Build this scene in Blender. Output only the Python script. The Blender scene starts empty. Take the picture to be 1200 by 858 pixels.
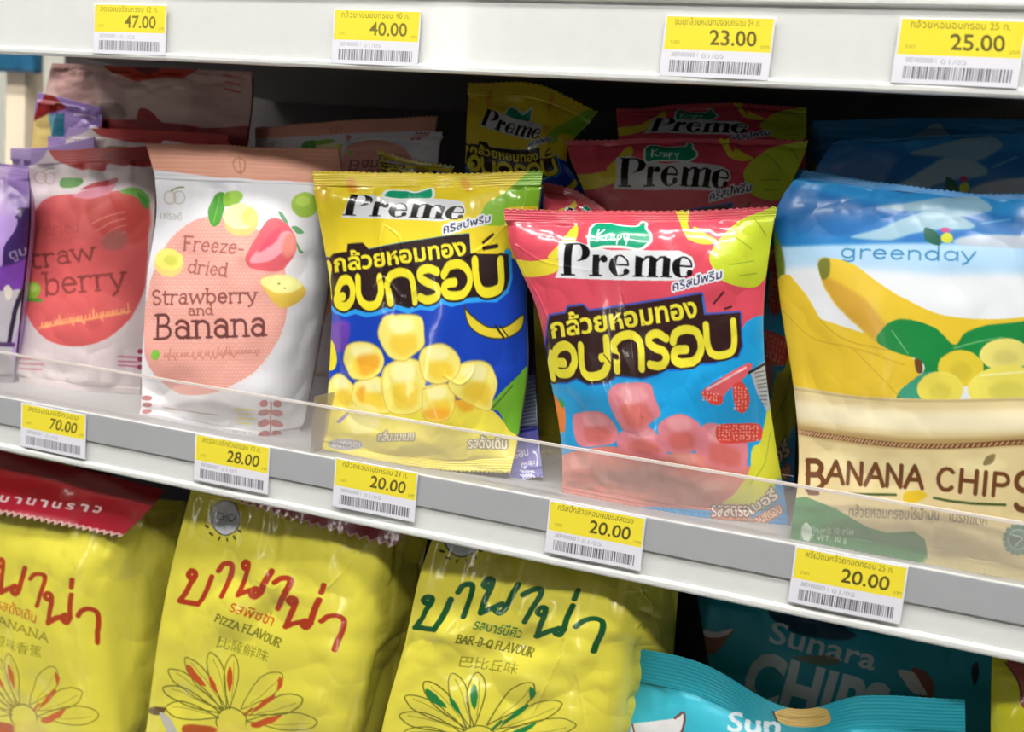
import bpy, math, random
import numpy as np
PI = math.pi
C = bpy.context.scene.collection
# ------------------------------------------------------------------ camera
CZ = 1.25                                   # camera height (m)
YAW, PITCH, ROLL, F = .3403, .1502, .0892, 1211.4
D = .5868                                   # distance from camera to the shelf fronts
_cy, _sy = math.cos(YAW), math.sin(YAW)
_f = np.array([-_sy*math.cos(PITCH), _cy*math.cos(PITCH), -math.sin(PITCH)])
_r0 = np.array([_cy, _sy, 0.]); _u0 = np.cross(_r0, _f)
_r = _r0*math.cos(ROLL)+_u0*math.sin(ROLL); _u = -_r0*math.sin(ROLL)+_u0*math.cos(ROLL)
DECK = -.1722                               # middle shelf board, relative to the camera height
DECK3 = -.462                               # bottom shelf board

def at(px, py, dy):
    """point of the photograph (px, py) lying dy cm behind the shelf fronts, in world metres"""
    d = _f+_r*((px-600)/F)-_u*((py-429)/F)
    return d*((D+dy*.01)/d[1])+np.array([0, 0, CZ])

def on(px, dy, z):
    """point in photo column px, dy cm behind the fronts, standing at height z"""
    lo, hi = -2000., 4000.
    for _ in range(50):
        m = (lo+hi)/2
        if at(px, m, dy)[2]-CZ > z: lo = m
        else: hi = m
    return at(px, lo, dy)

def pj(P):
    Q = P-np.array([0, 0, CZ]); d = Q@_f
    return np.stack([600+F*(Q@_r)/d, 429-F*(Q@_u)/d], -1)

def setup_camera():
    from mathutils import Matrix
    cd = bpy.data.cameras.new('camera'); cam = bpy.data.objects.new('camera', cd); C.objects.link(cam)
    M = Matrix(((_r[0], _u[0], -_f[0], 0), (_r[1], _u[1], -_f[1], 0), (_r[2], _u[2], -_f[2], CZ), (0, 0, 0, 1)))
    cam.matrix_world = M
    cd.sensor_width = 36; cd.lens = F*36/1200; cd.clip_start = .02
    cd.dof.use_dof = True; cd.dof.focus_distance = .645; cd.dof.aperture_fstop = 7.
    bpy.context.scene.camera = cam

def lin(c):
    c = np.asarray(c, float)/255.
    return np.where(c <= .04045, c/12.92, ((c+.055)/1.055)**2.4)
def hx(s): return tuple(int(s[i:i+2], 16) for i in (0, 2, 4))

# ------------------------------------------------------------------ objects
def tag(o, label=None, cat=None, group=None, kind=None):
    if label: o['label'] = label
    if cat: o['category'] = cat
    if group: o['group'] = group
    if kind: o['kind'] = kind
    return o
def empty(name, loc, label=None, cat=None, group=None):
    o = bpy.data.objects.new(name, None); C.objects.link(o); o.location = loc; o.empty_display_size = .02
    return tag(o, label, cat, group)
def mesh_obj(name, V, Fc, mat, parent=None, loc=None, smooth=True, colors=None):
    V = np.asarray(V, np.float32)
    if parent is not None: org = np.array(parent.location)
    elif loc is not None: org = np.array(loc)
    else: org = np.zeros(3)
    V = (V-org).astype(np.float32)
    me = bpy.data.meshes.new(name)
    if isinstance(Fc, np.ndarray):
        n, k = Fc.shape
        me.vertices.add(len(V)); me.vertices.foreach_set('co', V.ravel())
        me.loops.add(n*k); me.loops.foreach_set('vertex_index', Fc.ravel().astype(np.int32))
        me.polygons.add(n); me.polygons.foreach_set('loop_start', np.arange(0, n*k, k, dtype=np.int32))
        me.update(calc_edges=True)
    else:
        me.from_pydata(V.tolist(), [], Fc); me.update()
    me.polygons.foreach_set('use_smooth', [smooth]*len(me.polygons))
    if colors is not None:
        a = me.color_attributes.new('Print', 'FLOAT_COLOR', 'POINT')
        c4 = np.ones((len(V), 4), np.float32); c4[:, :3] = colors
        a.data.foreach_set('color', c4.ravel())
    for m in (mat if isinstance(mat, (list, tuple)) else [mat]): me.materials.append(m)
    o = bpy.data.objects.new(name, me); C.objects.link(o)
    if parent is not None: o.parent = parent
    elif loc is not None: o.location = loc
    return o
def box_vf(x0, x1, y0, y1, z0, z1):
    V = [(x, y, z) for x in (x0, x1) for y in (y0, y1) for z in (z0, z1)]
    Fq = [(0, 1, 3, 2), (4, 6, 7, 5), (0, 4, 5, 1), (2, 3, 7, 6), (0, 2, 6, 4), (1, 5, 7, 3)]
    return V, Fq
def box(name, b, mat, parent=None, bevel=.0005, loc=None):
    V, Fq = box_vf(*b)
    o = mesh_obj(name, V, Fq, mat, parent, loc, smooth=False)
    if bevel:
        m = o.modifiers.new('bevel', 'BEVEL'); m.width = bevel; m.segments = 2; m.limit_method = 'ANGLE'
    return o

# ------------------------------------------------------------------ materials
def _mat(name):
    m = bpy.data.materials.new(name); m.use_nodes = True
    nt = m.node_tree; b = nt.nodes['Principled BSDF']
    return m, nt, b
def plain(name, col, rough=.5, spec=.5, metal=0, noise=0, nscale=40, bump=0, coat=0):
    m, nt, b = _mat(name)
    c = lin(col)
    b.inputs['Roughness'].default_value = rough; b.inputs['Metallic'].default_value = metal
    b.inputs['Specular IOR Level'].default_value = spec; b.inputs['Coat Weight'].default_value = coat
    n = nt.nodes.new('ShaderNodeTexNoise'); n.inputs['Scale'].default_value = nscale
    tc = nt.nodes.new('ShaderNodeTexCoord'); nt.links.new(tc.outputs['Object'], n.inputs['Vector'])
    r = nt.nodes.new('ShaderNodeValToRGB')
    r.color_ramp.elements[0].position = .3; r.color_ramp.elements[1].position = .7
    r.color_ramp.elements[0].color = (*(c*(1-noise)), 1); r.color_ramp.elements[1].color = (*np.minimum(c*(1+noise*.5), 1), 1)
    nt.links.new(n.outputs['Fac'], r.inputs['Fac']); nt.links.new(r.outputs['Color'], b.inputs['Base Color'])
    if bump:
        bn = nt.nodes.new('ShaderNodeBump'); bn.inputs['Strength'].default_value = bump; bn.inputs['Distance'].default_value = .001
        nt.links.new(n.outputs['Fac'], bn.inputs['Height']); nt.links.new(bn.outputs['Normal'], b.inputs['Normal'])
    return m
def film(name, rough=.28, spec=.5, coat=.3, crough=.12, bump=.12, bscale=60):
    """printed plastic film: the print is a colour attribute on the bag's own surface"""
    m, nt, b = _mat(name)
    a = nt.nodes.new('ShaderNodeAttribute'); a.attribute_name = 'Print'
    nt.links.new(a.outputs['Color'], b.inputs['Base Color'])
    b.inputs['Roughness'].default_value = rough; b.inputs['Specular IOR Level'].default_value = spec
    b.inputs['Coat Weight'].default_value = coat; b.inputs['Coat Roughness'].default_value = crough
    n = nt.nodes.new('ShaderNodeTexNoise'); n.inputs['Scale'].default_value = bscale; n.inputs['Detail'].default_value = 3
    tc = nt.nodes.new('ShaderNodeTexCoord'); nt.links.new(tc.outputs['Object'], n.inputs['Vector'])
    bn = nt.nodes.new('ShaderNodeBump'); bn.inputs['Strength'].default_value = bump; bn.inputs['Distance'].default_value = .002
    nt.links.new(n.outputs['Fac'], bn.inputs['Height']); nt.links.new(bn.outputs['Normal'], b.inputs['Normal'])
    nt.links.new(bn.outputs['Normal'], b.inputs['Coat Normal'])
    return m
def clear(name, col, fac, rough=.1):
    m, nt, b = _mat(name)
    b.inputs['Base Color'].default_value = (*lin(col), 1); b.inputs['Roughness'].default_value = rough
    t = nt.nodes.new('ShaderNodeBsdfTransparent'); mx = nt.nodes.new('ShaderNodeMixShader')
    mx.inputs[0].default_value = fac
    nt.links.new(t.outputs[0], mx.inputs[1]); nt.links.new(b.outputs[0], mx.inputs[2])
    nt.links.new(mx.outputs[0], nt.nodes['Material Output'].inputs['Surface'])
    return m
def emis(name, col, s):
    m = bpy.data.materials.new(name); m.use_nodes = True; nt = m.node_tree
    nt.nodes.remove(nt.nodes['Principled BSDF'])
    e = nt.nodes.new('ShaderNodeEmission'); e.inputs[0].default_value = (*lin(col), 1); e.inputs[1].default_value = s
    nt.links.new(e.outputs[0], nt.nodes['Material Output'].inputs['Surface'])
    return m

# ------------------------------------------------------------------ maths
def hermite(ts, vals, t):
    """smooth curve through vals (K, ...) at parameters ts, sampled at t"""
    ts = np.asarray(ts, float); vals = np.asarray(vals, float); K = len(ts)
    sh = (len(t),)+(1,)*(vals.ndim-1)
    if K == 1: return np.repeat(vals, len(t), 0)
    dt = np.diff(ts).reshape((-1,)+(1,)*(vals.ndim-1)); dv = np.diff(vals, axis=0)/dt
    m = np.empty_like(vals); m[0] = dv[0]; m[-1] = dv[-1]
    if K > 2: m[1:-1] = (dv[:-1]*dt[1:]+dv[1:]*dt[:-1])/(dt[1:]+dt[:-1])
    i = np.clip(np.searchsorted(ts, t, side='right')-1, 0, K-2)
    h = (ts[i+1]-ts[i]).reshape(sh); s = ((t-ts[i])/(ts[i+1]-ts[i])).reshape(sh)
    return ((2*s**3-3*s**2+1)*vals[i]+(s**3-2*s**2+s)*h*m[i]+(-2*s**3+3*s**2)*vals[i+1]+(s**3-s**2)*h*m[i+1])
def noise2(shape, cell, rng):
    """smooth value noise on a grid, cell = (rows, cols) of the lattice spacing"""
    h, w = shape
    gh, gw = int(h/cell[0])+3, int(w/cell[1])+3
    g = rng.standard_normal((gh, gw))
    y = np.arange(h)/cell[0]; x = np.arange(w)/cell[1]
    iy = y.astype(int); ix = x.astype(int); fy = y-iy; fx = x-ix
    fy = (fy*fy*(3-2*fy))[:, None]; fx = (fx*fx*(3-2*fx))[None]
    a = g[iy][:, ix]; b = g[iy][:, ix+1]; c = g[iy+1][:, ix]; d = g[iy+1][:, ix+1]
    return a*(1-fy)*(1-fx)+b*(1-fy)*fx+c*fy*(1-fx)+d*fy*fx
def crumple(shape, mv, mu, size, rng):
    """dents meeting in sharp straight creases, as in crumpled film"""
    h, w = shape; H, W = h*mv, w*mu
    n = max(int(H*W/size**2*1.3), 6)
    sx = rng.uniform(-size, W+size, n*2); sy = rng.uniform(-size, H+size, n*2)
    st = 2 if h*w > 40000 else 1
    X = (np.arange(0, w+st, st)*mu)[None]; Y = (np.arange(0, h+st, st)*mv)[:, None]
    best = np.full((Y.shape[0], X.shape[1]), 1e9)
    for a, b, q in zip(sx, sy, rng.uniform(.8, 1.3, n*2)):
        np.minimum(best, ((X-a)**2+((Y-b)*.8)**2)*q, out=best)
    r = -best/(size*.6)**2
    if st == 1: return r[:h, :w]
    ix = np.arange(w)/2.; iy = np.arange(h)/2.; x0 = ix.astype(int); y0 = iy.astype(int); fx = (ix-x0)[None]; fy = (iy-y0)[:, None]
    x1 = np.minimum(x0+1, r.shape[1]-1); y1 = np.minimum(y0+1, r.shape[0]-1)
    return (r[y0][:, x0]*(1-fx)+r[y0][:, x1]*fx)*(1-fy)+(r[y1][:, x0]*(1-fx)+r[y1][:, x1]*fx)*fy
def csmooth(P, closed=True, n=6):
    P = np.asarray(P, float)
    if len(P) < 3: return P
    if closed:
        Q = np.concatenate([P[-2:], P, P[:3]]); ts = np.arange(len(Q))
        t = np.arange(2, 2+len(P), 1./n)
    else:
        Q = P; ts = np.arange(len(Q)); t = np.append(np.arange(0, len(Q)-1, 1./n), len(Q)-1)
    return hermite(ts, Q, t)

# ------------------------------------------------------------------ lettering
_fc = bpy.data.curves.new('lettering', 'FONT'); _fo = bpy.data.objects.new('lettering', _fc)
_cache = {}
def glyphs(s, off=0.):
    if (s, off) in _cache: return _cache[(s, off)]
    C.objects.link(_fo); _fc.body = s; _fc.offset = off; _fc.resolution_u = 3
    dg = bpy.context.evaluated_depsgraph_get(); e = _fo.evaluated_get(dg); m = e.to_mesh()
    V = np.array([v.co[:2] for v in m.vertices]); m.calc_loop_triangles()
    T = np.array([t.vertices[:] for t in m.loop_triangles])
    e.to_mesh_clear(); C.objects.unlink(_fo)
    _cache[(s, off)] = (V, T)
    return V, T
# skeleton letters: strokes on an em grid (x-height .5, cap .7); a trailing list marks slab serifs (x, y)
def arc(cx, cy, rx, ry, a0, a1, n=10):
    return [(cx+rx*math.cos(math.radians(a0+(a1-a0)*i/n)), cy+ry*math.sin(math.radians(a0+(a1-a0)*i/n))) for i in range(n+1)]
SK = {
 'a': (.46, [arc(.21, .16, .15, .16, 0, 360), [(.36, 0), (.36, .32)]+arc(.21, .33, .15, .17, 0, 150)], [(.38, 0)]),
 'b': (.5, [[(.1, .72), (.1, 0)], arc(.26, .25, .17, .24, 0, 360)], [(.07, .72)]),
 'd': (.5, [[(.4, .72), (.4, 0)], arc(.23, .25, .17, .24, 0, 360)], [(.37, .72), (.43, 0)]),
 'e': (.45, [[(.07, .27), (.39, .27)]+arc(.23, .25, .16, .24, 10, 320)], []),
 'q': (.48, [[(.4, .48), (.4, 0)], arc(.23, .25, .17, .24, 0, 360)], []),
 'f': (.3, [[(.12, 0), (.12, .55)]+arc(.22, .58, .1, .13, 180, 40), [(.03, .48), (.26, .48)]], []),
 'g': (.48, [arc(.22, .25, .16, .24, 0, 360), [(.38, .48), (.38, -.05)]+arc(.23, -.06, .15, .13, 0, -150)], []),
 'h': (.5, [[(.1, .72), (.1, 0)], arc(.25, .3, .15, .18, 170, 0)+[(.4, 0)]], [(.07, .72), (.1, 0), (.4, 0)]),
 'i': (.24, [[(.12, .48), (.12, 0)], [(.12, .66), (.12, .68)]], [(.1, .48), (.12, 0)]),
 'm': (.72, [[(.1, .48), (.1, 0)], arc(.23, .3, .13, .18, 170, 0)+[(.36, 0)], arc(.49, .3, .13, .18, 170, 0)+[(.62, 0)]], [(.08, .48), (.1, 0), (.36, 0), (.62, 0)]),
 'n': (.5, [[(.1, .48), (.1, 0)], arc(.25, .3, .15, .18, 170, 0)+[(.4, 0)]], [(.08, .48), (.1, 0), (.4, 0)]),
 'o': (.46, [arc(.23, .25, .17, .24, 0, 360)], []),
 'r': (.38, [[(.1, .48), (.1, 0)], arc(.25, .3, .15, .18, 170, 50)], [(.08, .48), (.1, 0)]),
 's': (.42, [arc(.21, .36, .13, .12, 30, 270)+arc(.21, .13, .13, .12, 90, -150)], []),
 't': (.32, [[(.13, .64), (.13, .1)]+arc(.22, .1, .09, .1, 180, 300), [(.03, .48), (.28, .48)]], []),
 'u': (.5, [[(.1, .48), (.1, .18)]+arc(.25, .18, .15, .18, 180, 360)+[(.4, .48)], [(.4, .48), (.4, 0)]], [(.08, .48), (.38, .48)]),
 'w': (.66, [[(.05, .48), (.19, 0), (.33, .46), (.47, 0), (.61, .48)]], [(.05, .48), (.61, .48)]),
 'y': (.46, [[(.05, .48), (.23, .02)], [(.41, .48), (.2, -.1), (.08, -.2)]], [(.05, .48), (.41, .48)]),
 'z': (.42, [[(.06, .46), (.36, .46), (.06, .02), (.37, .02)]], []),
 'F': (.5, [[(.1, 0), (.1, .7), (.44, .7)], [(.1, .37), (.34, .37)]], [(.1, 0), (.08, .7)]),
 'B': (.56, [[(.1, 0), (.1, .7)], [(.1, .7)]+arc(.26, .53, .17, .17, 80, -80)+[(.1, .37)], [(.1, .37)]+arc(.27, .19, .2, .19, 80, -80)+[(.1, 0)]], [(.08, 0), (.08, .7)]),
 'S': (.52, [arc(.26, .53, .17, .17, 30, 270)+arc(.26, .18, .18, .18, 90, -150)], []),
 'A': (.6, [[(.03, 0), (.3, .7), (.57, 0)], [(.13, .25), (.47, .25)]], [(.03, 0), (.57, 0)]),
 'N': (.62, [[(.1, 0), (.1, .7), (.5, 0), (.5, .7)]], [(.1, 0), (.08, .7), (.5, .7)]),
 'C': (.58, [arc(.31, .35, .22, .34, 45, 315)], []),
 'H': (.6, [[(.1, 0), (.1, .7)], [(.5, 0), (.5, .7)], [(.1, .36), (.5, .36)]], [(.1, 0), (.1, .7), (.5, 0), (.5, .7)]),
 'I': (.26, [[(.13, 0), (.13, .7)]], [(.13, 0), (.13, .7)]),
 'P': (.54, [[(.1, 0), (.1, .7)], [(.1, .7)]+arc(.27, .51, .19, .19, 80, -80)+[(.1, .32)]], [(.1, 0), (.08, .7)]),
 'Z': (.56, [[(.07, .68), (.48, .68), (.06, .02), (.5, .02)]], []),
 'L': (.5, [[(.1, .7), (.1, .02), (.44, .02)]], [(.1, .7)]),
 'V': (.6, [[(.04, .7), (.3, 0), (.56, .7)]], [(.04, .7), (.56, .7)]),
 'O': (.62, [arc(.31, .35, .23, .34, 0, 360)], []),
 'Q': (.62, [arc(.31, .35, .23, .34, 0, 360), [(.36, .15), (.55, -.06)]], []),
 'U': (.6, [[(.1, .7), (.1, .2)]+arc(.3, .2, .2, .2, 180, 360)+[(.5, .7)]], [(.1, .7), (.5, .7)]),
 'R': (.58, [[(.1, 0), (.1, .7)], [(.1, .7)]+arc(.27, .52, .18, .18, 80, -80)+[(.1, .34)], [(.26, .34), (.5, 0)]], [(.1, 0), (.08, .7), (.5, 0)]),
 '-': (.36, [[(.06, .24), (.3, .24)]], []),
 '!': (.24, [[(.12, .7), (.12, .2)], [(.12, .02), (.12, .03)]], []),
 ' ': (.28, [], []),
}

# ------------------------------------------------------------------ printing on a sheet
class Art:
    """a print laid out on the sheet's own (u, v) grid; photo measurements are carried onto the sheet through its surface"""
    def __init__(s, P, nu, nv, base=(255, 255, 255)):
        s.w, s.h = nu*2, nv*2
        s.c = np.zeros((s.h, s.w, 3), np.float32); s.c[:] = base
        s.A = None
        if P is not None:
            iv = np.linspace(0, P.shape[0]-1, 90).round().astype(int); iu = np.linspace(0, P.shape[1]-1, 90).round().astype(int)
            Q = pj(P[np.ix_(iv, iu)].reshape(-1, 3)).reshape(90, 90, 2)
            s.Q = Q.reshape(-1, 2)
            gu = np.gradient(Q, axis=1)*89; gv = np.gradient(Q, axis=0)*89
            s.J = np.stack([gu.reshape(-1, 2), gv.reshape(-1, 2)], -1)
            s.UV = np.stack(np.meshgrid(np.linspace(0, 1, 90), np.linspace(0, 1, 90)), -1).reshape(-1, 2)
            det = abs(np.linalg.det(s.J)); s.ok = det > .12*np.median(det)
    def cv(s, pts):
        pts = np.asarray(pts, float).reshape(-1, 2)
        if s.A is not None: pts = pts@s.A[:, :2].T+s.A[:, 2]
        out = np.empty_like(pts)
        Q, J, UV = s.Q[s.ok], s.J[s.ok], s.UV[s.ok]
        for k in range(0, len(pts), 400):
            p = pts[k:k+400]
            i = ((p[:, None]-Q[None])**2).sum(-1).argmin(1)
            uv = UV[i]+np.linalg.solve(J[i], (p-Q[i])[..., None])[..., 0]
            out[k:k+400] = uv
        return out*[s.w, s.h]
    def sc(s, p):
        a = s.cv([p, (p[0]+4, p[1]), (p[0], p[1]+4)])
        return (np.hypot(*(a[1]-a[0]))+np.hypot(*(a[2]-a[0])))/8
    # masks ---------------------------------------------------------
    def _bb(s, P, m=2):
        x0 = max(int(P[:, 0].min()-m), 0); x1 = min(int(P[:, 0].max()+m+1), s.w)
        y0 = max(int(P[:, 1].min()-m), 0); y1 = min(int(P[:, 1].max()+m+1), s.h)
        return (x0, x1, y0, y1) if x1 > x0 and y1 > y0 else None
    def _put(s, bb, mask, col, alpha=1.):
        x0, x1, y0, y1 = bb
        m = (mask*alpha)[..., None].astype(np.float32)
        s.c[y0:y1, x0:x1] = s.c[y0:y1, x0:x1]*(1-m)+np.asarray(col, np.float32)*m
    def _polymask(s, P, bb):
        x0, x1, y0, y1 = bb
        X = np.arange(x0, x1)+.5; Y = np.arange(y0, y1)+.5
        m = np.zeros((len(Y), len(X)), bool)
        P2 = np.roll(P, -1, 0)
        for (ax, ay), (bx, by) in zip(P, P2):
            if ay == by: continue
            r = (Y >= min(ay, by)) & (Y < max(ay, by))
            if not r.any(): continue
            xi = ax+(Y[r]-ay)*(bx-ax)/(by-ay)
            m[r] ^= X[None] > xi[:, None]
        return m
    def _strokemask(s, P, w, bb):
        x0, x1, y0, y1 = bb
        m = np.zeros((y1-y0, x1-x0), np.float32); h = w/2
        for a, b in zip(P[:-1], P[1:]):
            lx = max(int(min(a[0], b[0])-h-2), x0); hx_ = min(int(max(a[0], b[0])+h+3), x1)
            ly = max(int(min(a[1], b[1])-h-2), y0); hy = min(int(max(a[1], b[1])+h+3), y1)
            if hx_ <= lx or hy <= ly: continue
            X = np.arange(lx, hx_)[None]+.5-a[0]; Y = np.arange(ly, hy)[:, None]+.5-a[1]
            d = b-a; L = d@d+1e-9; t = np.clip((X*d[0]+Y*d[1])/L, 0, 1)
            dist = np.hypot(X-t*d[0], Y-t*d[1])
            v = np.clip(h-dist+.5, 0, 1)
            sl = m[ly-y0:hy-y0, lx-x0:hx_-x0]; np.maximum(sl, v, out=sl)
        return m
    # drawing -------------------------------------------------------
    def poly(s, pts, col, smooth=True, alpha=1., line=None, lw=1., soft=0):
        P = s.cv(csmooth(pts) if smooth else pts)
        bb = s._bb(P, 3+soft*3)
        if bb:
            m = s._polymask(P, bb).astype(np.float32)
            if soft:
                for _ in range(3):
                    for ax in (0, 1):
                        k = int(soft)
                        cs = np.cumsum(np.pad(m, [(k+1, k) if a == ax else (0, 0) for a in (0, 1)], mode='edge'), axis=ax)
                        n = m.shape[ax]
                        m = (np.take(cs, range(2*k+1, 2*k+1+n), ax)-np.take(cs, range(0, n), ax))/(2*k+1)
            s._put(bb, m, col, alpha)
        if line is not None: s.stroke(list(pts)+[pts[0]], lw, line, smooth)
    def stroke(s, pts, w, col, smooth=True, alpha=1., raw=False):
        pts = np.asarray(pts, float)
        P = s.cv(csmooth(pts, False) if smooth and len(pts) > 2 else pts)
        wc = w*s.sc(pts[len(pts)//2])
        bb = s._bb(P, wc)
        if bb: s._put(bb, s._strokemask(P, wc, bb), col, alpha)
    def ell(s, cx, cy, rx, ry, col, rot=0, **k):
        a = math.radians(rot); pts = []
        for i in range(24):
            t = i*PI/12; x, y = rx*math.cos(t), ry*math.sin(t)
            pts.append((cx+x*math.cos(a)-y*math.sin(a), cy+x*math.sin(a)+y*math.cos(a)))
        s.poly(pts, col, smooth=False, **k)
    def text(s, t, A, B, h, col, off=0., slant=0., alpha=1., grow=0, gcol=None, fit=True):
        """font lettering from A to B (baseline, photo px), h = px of one em"""
        V, T = glyphs(t, off)
        A = np.array(A, float); B = np.array(B, float); L = np.hypot(*(B-A)); ex = (B-A)/L; ey = np.array([ex[1], -ex[0]])
        w = V[:, 0].max()-V[:, 0].min(); k = L/w if fit else h
        P = A+np.outer((V[:, 0]-V[:, 0].min())*k+V[:, 1]*slant*h, ex)+np.outer(V[:, 1]*h, ey)
        P = s.cv(P)
        if gcol is not None: s._tri(P, T, gcol, alpha, grow*s.sc(A))
        s._tri(P, T, col, alpha, 0)
    def _tri(s, P, T, col, alpha, grow):
        bb = s._bb(P, 2+grow)
        if not bb: return
        x0, x1, y0, y1 = bb
        m = np.zeros((y1-y0, x1-x0), bool)
        for t in T:
            p = P[t]
            lx = max(int(p[:, 0].min()), x0); hx_ = min(int(p[:, 0].max())+2, x1); ly = max(int(p[:, 1].min()), y0); hy = min(int(p[:, 1].max())+2, y1)
            if hx_ <= lx or hy <= ly: continue
            X = np.arange(lx, hx_)[None]+.5; Y = np.arange(ly, hy)[:, None]+.5
            e = [(p[(i+1) % 3, 0]-p[i, 0])*(Y-p[i, 1])-(p[(i+1) % 3, 1]-p[i, 1])*(X-p[i, 0]) for i in range(3)]
            ins = ((e[0] >= 0) & (e[1] >= 0) & (e[2] >= 0)) | ((e[0] <= 0) & (e[1] <= 0) & (e[2] <= 0))
            m[ly-y0:hy-y0, lx-x0:hx_-x0] |= ins
        if grow >= 1: m = dil(m, int(round(grow)))
        s._put(bb, m.astype(np.float32), col, alpha)
    def sk(s, t, A, B, h, w, col, serif=.0, slant=0., alpha=1.):
        """stroke lettering from A to B, cap height about .7 h"""
        A = np.array(A, float); B = np.array(B, float); L = np.hypot(*(B-A)); ex = (B-A)/L; ey = np.array([ex[1], -ex[0]])
        tot = sum(SK[c][0] for c in t); k = L/tot; x = 0
        def mp(q):
            q = np.asarray(q, float)
            return A+np.outer((q[:, 0]+x)*k+q[:, 1]*slant*h, ex)+np.outer(q[:, 1]*h, ey)
        for c in t:
            adv, st, sf = SK[c]
            for q in st: s.stroke(mp(q), w, col, smooth=False, alpha=alpha)
            if serif:
                for (sx, sy) in sf: s.stroke(mp([(sx-serif, sy), (sx+serif, sy)]), w*.8, col, smooth=False, alpha=alpha)
            x += adv
    def out(s):
        c = s.c.reshape(s.h//2, 2, s.w//2, 2, 3).mean((1, 3))
        return lin(c).astype(np.float32)
def dil(m, r):
    o = m.copy()
    for dy in range(-r, r+1):
        k = int((r*r-dy*dy)**.5)
        a = np.zeros_like(m)
        if dy >= 0: a[dy:] = m[:m.shape[0]-dy]
        else: a[:dy] = m[-dy:]
        b = a.copy()
        for dx in range(1, k+1):
            b[:, dx:] |= a[:, :-dx]; b[:, :-dx] |= a[:, dx:]
        o |= b
    return o

# ------------------------------------------------------------------ bags
def net(rows, deck=DECK, vs=None, us=None, n=(200, 200)):
    R = []
    for row in rows:
        R.append([at(*p) if p[1] is not None else on(p[0], p[2], deck) for p in row])
    R = np.array(R); K, M = R.shape[:2]
    vs = np.linspace(0, 1, K) if vs is None else vs
    us = np.linspace(0, 1, M) if us is None else us
    nu, nv = n
    A = hermite(vs, R, np.linspace(0, 1, nv))
    return hermite(us, A.transpose(1, 0, 2), np.linspace(0, 1, nu)).transpose(1, 0, 2)
def normals(P):
    du = np.gradient(P, axis=1); dv = np.gradient(P, axis=0)
    n = np.cross(dv, du); n /= np.linalg.norm(n, axis=-1, keepdims=True)+1e-12
    return n*np.where(n[..., 1:2] > 0, -1, 1)
def grid_faces(nv, nu):
    i = np.arange(nv*nu).reshape(nv, nu)
    return np.stack([i[:-1, :-1], i[1:, :-1], i[1:, 1:], i[:-1, 1:]], -1).reshape(-1, 4)

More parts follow.
